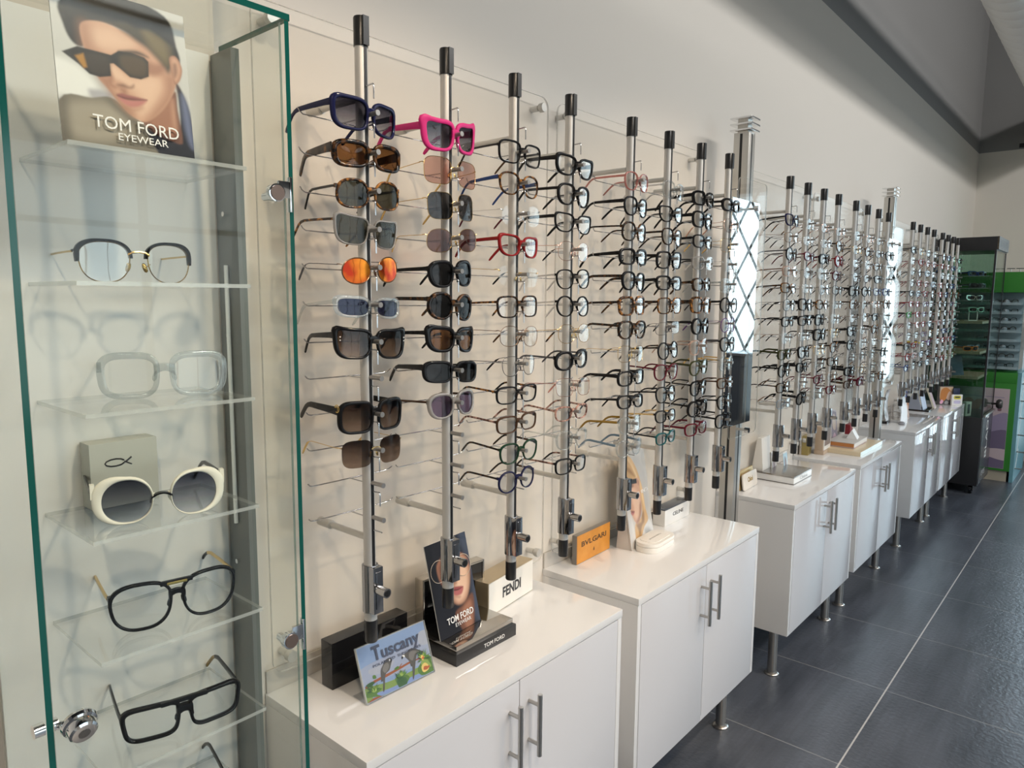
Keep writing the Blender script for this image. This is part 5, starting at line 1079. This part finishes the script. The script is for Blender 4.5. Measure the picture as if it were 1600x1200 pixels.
# ------------------------------------------------------------------ fifth cabinet
sv = thing('display_stand', 'silvery curved print display on a small black base', 'display stand', (-.225, 5.325, ZT), R(0))
obj('base', MB().box(-.035, .0, 0, .10, 0, .018), black_g, sv, bevel=.001)
cp = MB(); rr = []
for q in range(9):
    z = .0185 + .215 * q / 8; xo = -.006 - .018 * sin(pi * q / 8 * .9)
    rr.append([(xo, .004, z), (xo, .096, z), (xo - .003, .096, z), (xo - .003, .004, z)])
cp.rings(rr); obj('panel', cp, noise_col('silver_print', (.20, .19, .18), (.70, .68, .70), 22, .35, .65, .2, .4), sv, smooth=50)
wv = thing('display_stand', 'tall wavy white display panel with a blue disc', 'display stand', (-.185, 5.40, ZT), R(-5))
rr = []
for q in range(11):
    z = .0005 + .27 * q / 10; xo = .025 * (1 - q / 10) ** 1.5 + .010 * sin(q / 10 * 5); hw = .075 - .025 * sin(q / 10 * 2.4)
    rr.append([(xo, .08 - hw, z), (xo, .08 + hw, z), (xo - .006, .08 + hw, z), (xo - .006, .08 - hw, z)])
obj('panel', MB().rings(rr), mat('panel_white', (.78, .79, .82), .3), wv, smooth=50)
obj('disc', MB().cyl((.0045, .085, .20), (.0075, .085, .203), .032, seg=24), mat('disc_blue', (.16, .20, .48), .4), wv)
obj('foot', MB().box(-.07, .02, .03, .13, 0, .004), MATS['panel_white'], wv)
ps_ = thing('picture_stand', 'white-framed grey picture stand beside the wavy white panel', 'stand', (-.17, 5.56, ZT), R(8)); ps_.rotation_euler = (0, R(-18), R(8))
obj('frame', MB().box(-.006, 0, 0, .17, .0, .16), MATS['panel_white'], ps_, bevel=.001)
layers('print', ps_, [(0, [(.015, .01), (.15, .01), (.15, .13), (.015, .13)]), (1, [(.03, .04), (.13, .04), (.13, .062), (.03, .062)])], [mat('ink_steel', (.25, .29, .33), .3), pale], M=T(.0002, 0, 0))
pbb = thing('pebble_holder', 'small grey rounded eyewear rest on the fifth cabinet top', 'eyewear rest', (-.145, 5.385, ZT), 0)
obj('body', MB().lathe([(.0001, 0), (.018, 0), (.022, .008), (.014, .018), (.0001, .021)], 18, M=Matrix.Diagonal((1, 1.4, 1, 1))), mat('rest_grey', (.28, .28, .30), .3), pbb, smooth=60)
ob = thing('brand_block', 'upright burnt-orange block near the seam of the last two cabinets', 'display block', (-.22, 5.90, ZT), R(5))
obj('body', MB().box(-.03, 0, 0, .05, 0, .16), mat('burnt_orange', (.52, .19, .05), .45), ob, bevel=.001)
sk = thing('print_card', 'small skin-toned print card beside the burnt-orange block', 'poster', (-.19, 5.80, ZT), R(5)); sk.rotation_euler = (0, R(-12), R(5))
obj('board', MB().box(-.003, 0, -.03, .04, 0, .15), mat('ink_peach2', (.58, .40, .32), .4), sk)

# ------------------------------------------------------------------ sixth cabinet
db = thing('display_stand', 'black-based tent display with pale blue cards on the farthest cabinet', 'display stand', (-.14, 6.12, ZT), 0)
obj('base', MB().box(-.16, .02, 0, .20, 0, .012), black_g, db, bevel=.001)
obj('back_card', MB().prism([(-.14, .0125), (-.03, .0125), (-.075, .16), (-.09, .16)], .01, M=T(0, 0, 0) @ Mw), mat('card_bluegrey', (.30, .33, .40), .4), db)
obj('blue_card', MB().box(-.003, 0, .02, .16, .0125, .155, M=T(-.02, 0, 0) @ Matrix.Rotation(R(-14), 4, 'Y')), mat('card_paleblue', (.45, .55, .72), .35), db)
cc = thing('print_card', 'cream-edged print card leaning on the black-based tent display', 'poster', (-.125, 6.36, ZT), 0); cc.rotation_euler = (0, R(-20), R(4))
obj('board', MB().box(-.012, 0, 0, .11, .0, .16), mat('card_cream', (.72, .66, .52), .4), cc)
layers('print', cc, [(0, [(.006, .006), (.104, .006), (.104, .150), (.006, .150)])], [mat('ink_pinkgrey', (.52, .42, .48), .4)], M=T(.0002, 0, 0))
hp = thing('print_box', 'upright box printed with an orange-haired head on the farthest cabinet', 'display box', (-.15, 6.655, ZT), R(-49))
obj('body', MB().box(-.03, 0, 0, .11, 0, .150), mat('box_dark', (.10, .09, .09), .4), hp, bevel=.001)
layers('print', hp, [(0, [(.004, .06), (.166, .06), (.166, .16), (.004, .16)]), (1, spline([(.01, .05), (.02, .13), (.07, .155), (.12, .14), (.15, .10), (.10, .06), (.05, .03)])), (2, spline([(.09, .06), (.12, .12), (.155, .10), (.15, .06), (.12, .04)])), (3, spline([(.01, .02), (.03, .045), (.055, .03), (.04, .008), (.02, .006)])), (4, spline([(.07, .008), (.08, .03), (.11, .03), (.12, .012), (.10, .004)]))],
       [mat('ink_tan', (.62, .45, .30), .4), mat('ink_orange_hair', (.52, .20, .05), .4), skin, mat('ink_pink', (.72, .38, .52), .4), mat('ink_grey4', (.35, .34, .34), .4)], M=T(.0002, 0, 0) @ Matrix.Diagonal((1, .647, .90, 1)))
sb = thing('print_box', 'small white box with yellow and lilac stickers at the far cabinet end', 'display box', (-.065, 6.69, ZT), R(-49))
obj('body', MB().box(-.02, 0, 0, .085, 0, .085), white_print, sb, bevel=.001)
layers('print', sb, [(0, rrect(.060, .030, .014, cx=.043, cyy=.062)), (1, rrect(.040, .010, .004, cx=.043, cyy=.064)), (2, rrect(.056, .026, .012, cx=.043, cyy=.024))], [mat('ink_yellow', (.70, .62, .08), .4), black_print, mat('ink_lilac2', (.60, .56, .75), .4)], M=T(.0007, 0, 0))
db2 = thing('sticker_disc', 'round dark blue sign disc standing on the white sticker box', 'disc', (-.040, 6.722, ZT + .0855), R(-49))
obj('disc', MB().box(-.012, 0, -.028, .028, 0, .052), mat('disc_navy', (.02, .03, .07), .35), db2, bevel=.01)

# ------------------------------------------------------------------ black rolling showcase at the end of the wall
BX0, BX1, BY0, BY1 = -.335, .112, 7.03, 7.62
bs = thing('black_showcase', 'tall black showcase with glass sides on castors at the end of the wall', 'showcase', (0, 0, 0))
dk = mat('showcase_black', (.018, .018, .02), .4)
obj('base', MB().box(BX0, BX1, BY0, BY1, FZ + .075, .59), dk, bs, bevel=.002)
fp = obj('front_panel', MB().box(BX1 + .0003, BX1 + .004, BY0 + .02, BY1 - .02, FZ + .09, .58), mat('panel_graphite', (.07, .072, .08), .25, .3), bs)
text('BLADE', .40, fp, T(BX1 + .0043, BY0 + .30, .41) @ Matrix.Rotation(R(90), 4, 'X'), white_print, height=.09)
text('eyes', .2, fp, T(BX1 + .0043, BY0 + .24, .10), mat('grey_ink', (.35, .35, .35), .4), height=.07)
hdr = obj('header', MB().box(BX0, BX1, BY0, BY1, 1.975, 2.085), dk, bs, bevel=.002)
obj('header_sign', MB().box(BX1 + .0003, BX1 + .012, BY0, BY1, 1.98, 2.085), noise_col('sign_wood', (.055, .04, .026), (.11, .083, .054), 14, .3, .7, .5, stretch=(1, 1, 8)), hdr)
text('BLADES', .46, hdr, T(BX1 + .0125, (BY0 + BY1) / 2, 2.032), mat('ink_umber', (.06, .045, .035), .5), height=.06, bold=.0008)
for (x, y) in ((BX0, BY0), (BX1 - .014, BY0), (BX0, BY1 - .014), (BX1 - .014, BY1 - .014)):
    obj('post', MB().box(x, x + .014, y, y + .014, .5905, 1.9745), dk, bs)
tint_g = glassy('smoked_green_glass', (.72, .83, .78), refl=.6)
obj('side_glass', MB().box(BX0 + .0145, BX1 - .0145, BY0 + .003, BY0 + .008, .5905, 1.9745), tint_g, bs)
obj('side_glass', MB().box(BX0 + .0145, BX1 - .0145, BY1 - .008, BY1 - .003, .5905, 1.9745), tint_g, bs)
dg = obj('door', MB().box(BX1 - .008, BX1 - .003, BY0 + .0145, BY1 - .0145, .5905, 1.9745), glassy('showcase_door_glass', (.90, .94, .92), refl=.8), bs)
obj('back_board', MB().box(BX0 + .0145, BX0 + .02, BY0 + .0145, BY1 - .0145, .5905, 1.9745), mat('back_dark', (.03, .045, .042), .5), bs)
kb = MB()
kb.cyl((BX1 - .003, BY1 - .08, .66), (BX1 + .03, BY1 - .08, .66), .009, seg=12).lathe([(.0001, 0), (.03, .0), (.042, .015), (.042, .03), (.03, .045), (.0001, .047)], 20, M=T(BX1 + .03, BY1 - .08, .66) @ Matrix.Rotation(pi / 2, 4, 'Y'))
obj('lock_knob', kb, mat('dark_knob', (.04, .035, .035), .25), dg, smooth=40)
obj('rail', MB().box(BX1 + .0005, BX1 + .02, BY0 + .02, BY1 - .02, .592, .612), steel, bs, bevel=.002)
shm = noise_col('shelf_wood', (.30, .22, .14), (.40, .30, .20), 20, .3, .7, .5, stretch=(6, 1, 1))
for z in (.93, 1.14, 1.395): obj('shelf', MB().box(BX0 + .0205, BX1 - .06, BY0 + .02, BY1 - .02, z - .022, z), shm, bs, bevel=.001)
for z in (1.57, 1.67, 1.77): obj('shelf', MB().box(BX0 + .0205, BX1 - .04, BY0 + .02, BY1 - .02, z - .005, z), acry_edge, bs)
obj('header_box', MB().box(BX0 + .03, BX0 + .12, BY0 + .06, BY0 + .14, 1.78, 1.90), mat('card_palegreen', (.45, .52, .48), .4), bs)
for (x, y) in ((BX1 - .05, BY0 + .05), (BX1 - .05, BY1 - .05), (BX0 + .05, BY0 + .05), (BX0 + .05, BY1 - .05)):
    cst = obj('castor', MB().cyl((x - .012, y, FZ + .0365), (x + .012, y, FZ + .0365), .036, seg=20), black_g, bs, smooth=40)
    obj('castor_fork', MB().box(x - .018, x - .013, y - .02, y + .02, FZ + .025, FZ + .0749).box(x + .013, x + .018, y - .02, y + .02, FZ + .025, FZ + .0749).box(x - .018, x + .018, y - .02, y + .02, FZ + .0726, FZ + .0752), black, cst)
    obj('castor_hub', MB().cyl((x + .0121, y, FZ + .0365), (x + .0195, y, FZ + .0365), .014, seg=14), chrome, cst, smooth=40)
def shelfpair(fc, lens, lab, x, y, z, yaw, kind='A', shape='narrow', nm='sunglasses', **kw):
    D = eyewear(shape, kind, fc, fc, lens, lod=1, **kw); q = put(nm, merged(D), None, (x, y, z + .0295), (0, 0, R(yaw))); q.scale = (1.05,) * 3
    tag(q, lab, nm, 'eyewear in the black showcase')
FR['mint'] = ace('mint', (.35, .62, .50), .3); FR['white'] = ace('white', (.75, .75, .72), .3)
shelfpair('blue', 'dblue', 'blue wrap sunglasses on the top clear shelf of the black showcase', -.02, 7.12, 1.7702, -40)
shelfpair('gun', 'dark', 'dark wrap sunglasses beside the blue pair in the black showcase', -.02, 7.34, 1.7702, -30)
shelfpair('black', 'dark', 'black wrap sunglasses on the second clear shelf of the black showcase', -.01, 7.12, 1.6702, -35)
shelfpair('slate', 'dblue', 'slate blue wrap sunglasses on the second clear shelf of the black showcase', -.02, 7.34, 1.6702, -30)
shelfpair('silver', 'dblue', 'silver sport sunglasses on the third clear shelf of the black showcase', -.02, 7.13, 1.5702, -40)
shelfpair('navy', 'dark', 'navy sport sunglasses on the third clear shelf of the black showcase', -.02, 7.34, 1.5702, -30)
shelfpair('mint', 'green', 'mint green wrap sunglasses propped on the white stand in the black showcase', .0, 7.14, 1.4702, -38)
ws = thing('sunglasses_stand', 'small white stand under the mint green sunglasses in the black showcase', 'stand', (-.03, 7.14, 1.3953), R(-38))
obj('frame', MB().box(-.005, .0, -.045, -.038, .0, .083).box(-.005, 0, .038, .045, 0, .083).box(-.045, 0, -.045, .045, 0, .006), mat('stand_plastic', (.75, .75, .73), .3), ws, bevel=.001)
shelfpair('orange', 'dark', 'orange-brown sport sunglasses on the middle wooden shelf', -.02, 7.15, 1.1402, -38)
shelfpair('slate', 'dblue', 'grey-blue sport sunglasses on the middle wooden shelf', -.03, 7.36, 1.1402, -30)
ib = thing('print_card', 'dark blue leaning card on the lowest wooden shelf of the black showcase', 'poster', (-.10, 7.10, .9305), R(-30)); ib.rotation_euler = (0, R(-12), R(-30))
obj('board', MB().box(-.004, 0, -.07, .07, 0, .17), mat('card_dblue', (.06, .08, .13), .4), ib)
pn = thing('pale_holder', 'pale holder with a dark slot on the floor of the black showcase', 'holder', (.0, 7.09, .5902), R(-20))
obj('body', MB().box(-.04, 0, -.04, .04, 0, .12), mat('holder_pale', (.55, .52, .46), .4), pn, bevel=.002)
obj('slot', MB().box(.0002, .001, -.018, .018, .02, .10), black, pn)

# ------------------------------------------------------------------ green display
GX0, GX1, GY0, GY1 = -.30, .262, 7.72, 8.55
gd = thing('green_display', 'green-headed eyewear display with clear shelves and a framed pink and violet poster', 'display', (0, 0, 0))
grn = mat('display_green', (.035, .23, .028), .4); beige = mat('plinth_beige', (.50, .44, .34), .5)
obj('plinth', MB().box(GX0 + .02, GX1 - .02, GY0 + .02, GY1 - .02, FZ + .001, FZ + .10), beige, gd)
obj('lower_body', MB().box(GX0, GX1, GY0, GY1, FZ + .1005, .83), grn, gd, bevel=.002)
po = obj('poster', MB().box(GX0 + .05, GX1 - .045, GY0 - .002, GY0 - .0003, .05, .78), mat('ink_rose_white', (.62, .50, .53), .3), gd)
layers('print', po, [(k_, clip(p_, -.249, .216, .052, .778)) for k_, p_ in ((1, spline([(-.26, .30), (-.1, .42), (.06, .50), (.23, .54), (.25, .1), (-.26, .06)])), (0, spline([(-.26, .24), (-.12, .33), (.04, .36), (.23, .39), (.25, .05), (-.26, .04)])), (3, spline([(-.26, .02), (-.15, .10), (-.02, .09), (.02, .05), (-.1, .0)])), (3, spline([(.03, .20), (.12, .23), (.24, .22), (.24, .13), (.1, .15)])), (3, spline([(-.2, .27), (-.1, .29), (-.06, .25), (-.16, .24)])),
       (2, spline([(-.24, .20), (-.14, .38), (-.05, .62), (-.10, .68), (-.17, .60), (-.22, .42)])), (2, spline([(-.10, .40), (-.02, .56), (.02, .66), (-.04, .66), (-.10, .54)])), (4, rrect(.03, .05, .01, cx=.15, cyy=.60)), (4, spline([(.02, .52), (.06, .55), (.05, .60), (.03, .58)])), (1, rrect(.40, .006, .002, cx=-.02, cyy=.70)))], [mat('ink_violet', (.19, .15, .24), .3), mat('ink_mauve2', (.36, .30, .44), .3), mat('ink_coral', (.60, .30, .29), .3), mat('ink_rose_white', (.62, .50, .53), .3), mat('ink_plum', (.24, .12, .15), .3)],
       M=T(0, GY0 - .0021, 0) @ Matrix.Rotation(R(-90), 4, 'Z'))
obj('rail', MB().box(GX0, GX1, GY0, GY1, .8303, .925), grn, gd, bevel=.004)
obj('rear_wall', MB().box(GX0, GX1, GY0 + .30, GY1, .9253, 1.64), mat('display_grey', (.42, .47, .50), .35), gd)
obj('header', MB().box(GX0, GX1 + .02, GY0, GY1, 1.6403, 1.82), grn, gd, bevel=.002)
for q in range(8):
    z = .955 + .082 * q
    s_ = obj('shelf', MB().box(GX0 + .002, GX1 - .002, GY0 + .012, GY0 + .2995, z, z + .006), acry_edge, gd)
    obj('lip', MB().box(GX0 + .002, GX1 - .002, GY0 + .006, GY0 + .0118, z, z + .024), glassy('lip_acrylic', (.75, .85, .88), refl=1.2, body=(.65, .76, .80), bodyf=.35), s_)
for xx in (GX0 + .0, GX1 - .006): obj('end_panel', MB().box(xx, xx + .0058, GY0 + .001, GY0 + .2995, .9253, 1.6402), glassy('end_acrylic', (.80, .90, .93), refl=1), gd)
for q in range(8):
    z = .9615 + .082 * q
    D = eyewear(('rect', 'round', 'pantos')[q % 3], 'a', ('black', 'brown', 'gun')[q % 3] if q % 3 != 2 else 'black', 'black', 'clear', lod=1, th=.004)
    for j, xx in enumerate((-.02, .15)):
        if (q + j) % 5 == 4: continue
        qo = put('eyeglasses', merged(D), None, (xx, GY0 + .15, z + .029), (0, 0, R(-60 if j else -75))); qo.scale = (1.04,) * 3
        tag(qo, 'dark eyeglasses ' + ('outer' if j else 'inner') + ' of the pair on the ' + seq(7 - q) + ' shelf down of the green display', 'eyeglasses', 'eyeglasses on the green display')
# turquoise side with pegs
sdp = obj('side_board', MB().box(GX1 + .0003, GX1 + .03, GY0 + .01, GY1 - .02, FZ + .001, .93), mat('turquoise_board', (.16, .36, .42), .4), gd)
for q in range(6):
    z = .05 + .155 * q
    obj('peg', MB().cyl((GX1 + .0302, GY0 + .10, z), (GX1 + .085, GY0 + .10, z), .006, seg=10).cyl((GX1 + .0802, GY0 + .10, z), (GX1 + .088, GY0 + .10, z), .009, seg=10), steel, sdp, smooth=40)
    obj('trim_strip', MB().box(GX1 + .0302, GX1 + .034, -.004, .004, 0, .20, M=T(0, GY0 + .12, z) @ Matrix.Rotation(R(-38), 4, 'X')), mat('strip_white', (.75, .8, .8), .4), sdp)
for j, (xx, lab) in enumerate(((.13, 'small thin eyewear rest on top of the green header, nearer the wall'), (.2, 'small thin eyewear rest on top of the green header, outer one'))):
    q = thing('eyewear_rest', lab, 'eyewear rest', (xx, GY0 + .12, 1.8203), 0)
    obj('stem', MB().cyl((0, 0, 0), (0, 0, .03), .004, seg=8), steel, q); obj('bar', MB().box(-.03, .03, -.004, .004, .0302, .036), black, q)

# low dark service desk with a plant under the far window (seen in the mirrors)
ds = thing('service_desk', 'dark low service desk standing under the far window', 'desk', (2.6, 8.25, FZ + .001))
obj('body', MB().box(-.55, .9, -.25, .30, 0, .98), mat('desk_dark', (.03, .035, .045), .3), ds, bevel=.004); obj('top', MB().box(-.57, .92, -.27, .32, .9803, 1.01), mat('desk_top', (.10, .10, .11), .2), ds, bevel=.003)
pl = thing('potted_plant', 'bushy grey-green potted plant on the dark service desk', 'plant', (2.45, 8.2, FZ + 1.0115))
obj('pot', MB().lathe([(.0001, 0), (.07, 0), (.09, .13), (.08, .13), (.075, .11), (.0001, .11)], 20), mat('pot_grey', (.2, .2, .21), .5), pl, smooth=40)
lf_ = MB(); rg = random.Random(3)
for q in range(90):
    a, e_ = rg.uniform(0, 2 * pi), rg.uniform(.1, 1.4); L_ = rg.uniform(.12, .26); d = Vector((cos(a) * cos(e_), sin(a) * cos(e_), sin(e_))); sd = d.cross(Vector((0, 0, 1))).normalized() * .014
    b0 = Vector((0, 0, .11)); m_ = b0 + d * L_ * .6 + Vector((0, 0, .01)); tp = b0 + d * L_ - Vector((0, 0, .03)); th_ = Vector((0, 0, .0015))
    lf_.add([b0, m_ + sd, tp, m_ - sd, m_ + th_], [(0, 1, 4), (1, 2, 4), (2, 3, 4), (3, 0, 4)])
obj('foliage', lf_, mat('leaf_grey_green', (.08, .12, .09), .5), pl)

# ------------------------------------------------------------------ lift everything so that the floor lies at z = 0
bpy.context.view_layer.update()
for o_ in S.objects:
    if o_.parent is None: o_.location.z -= FZ
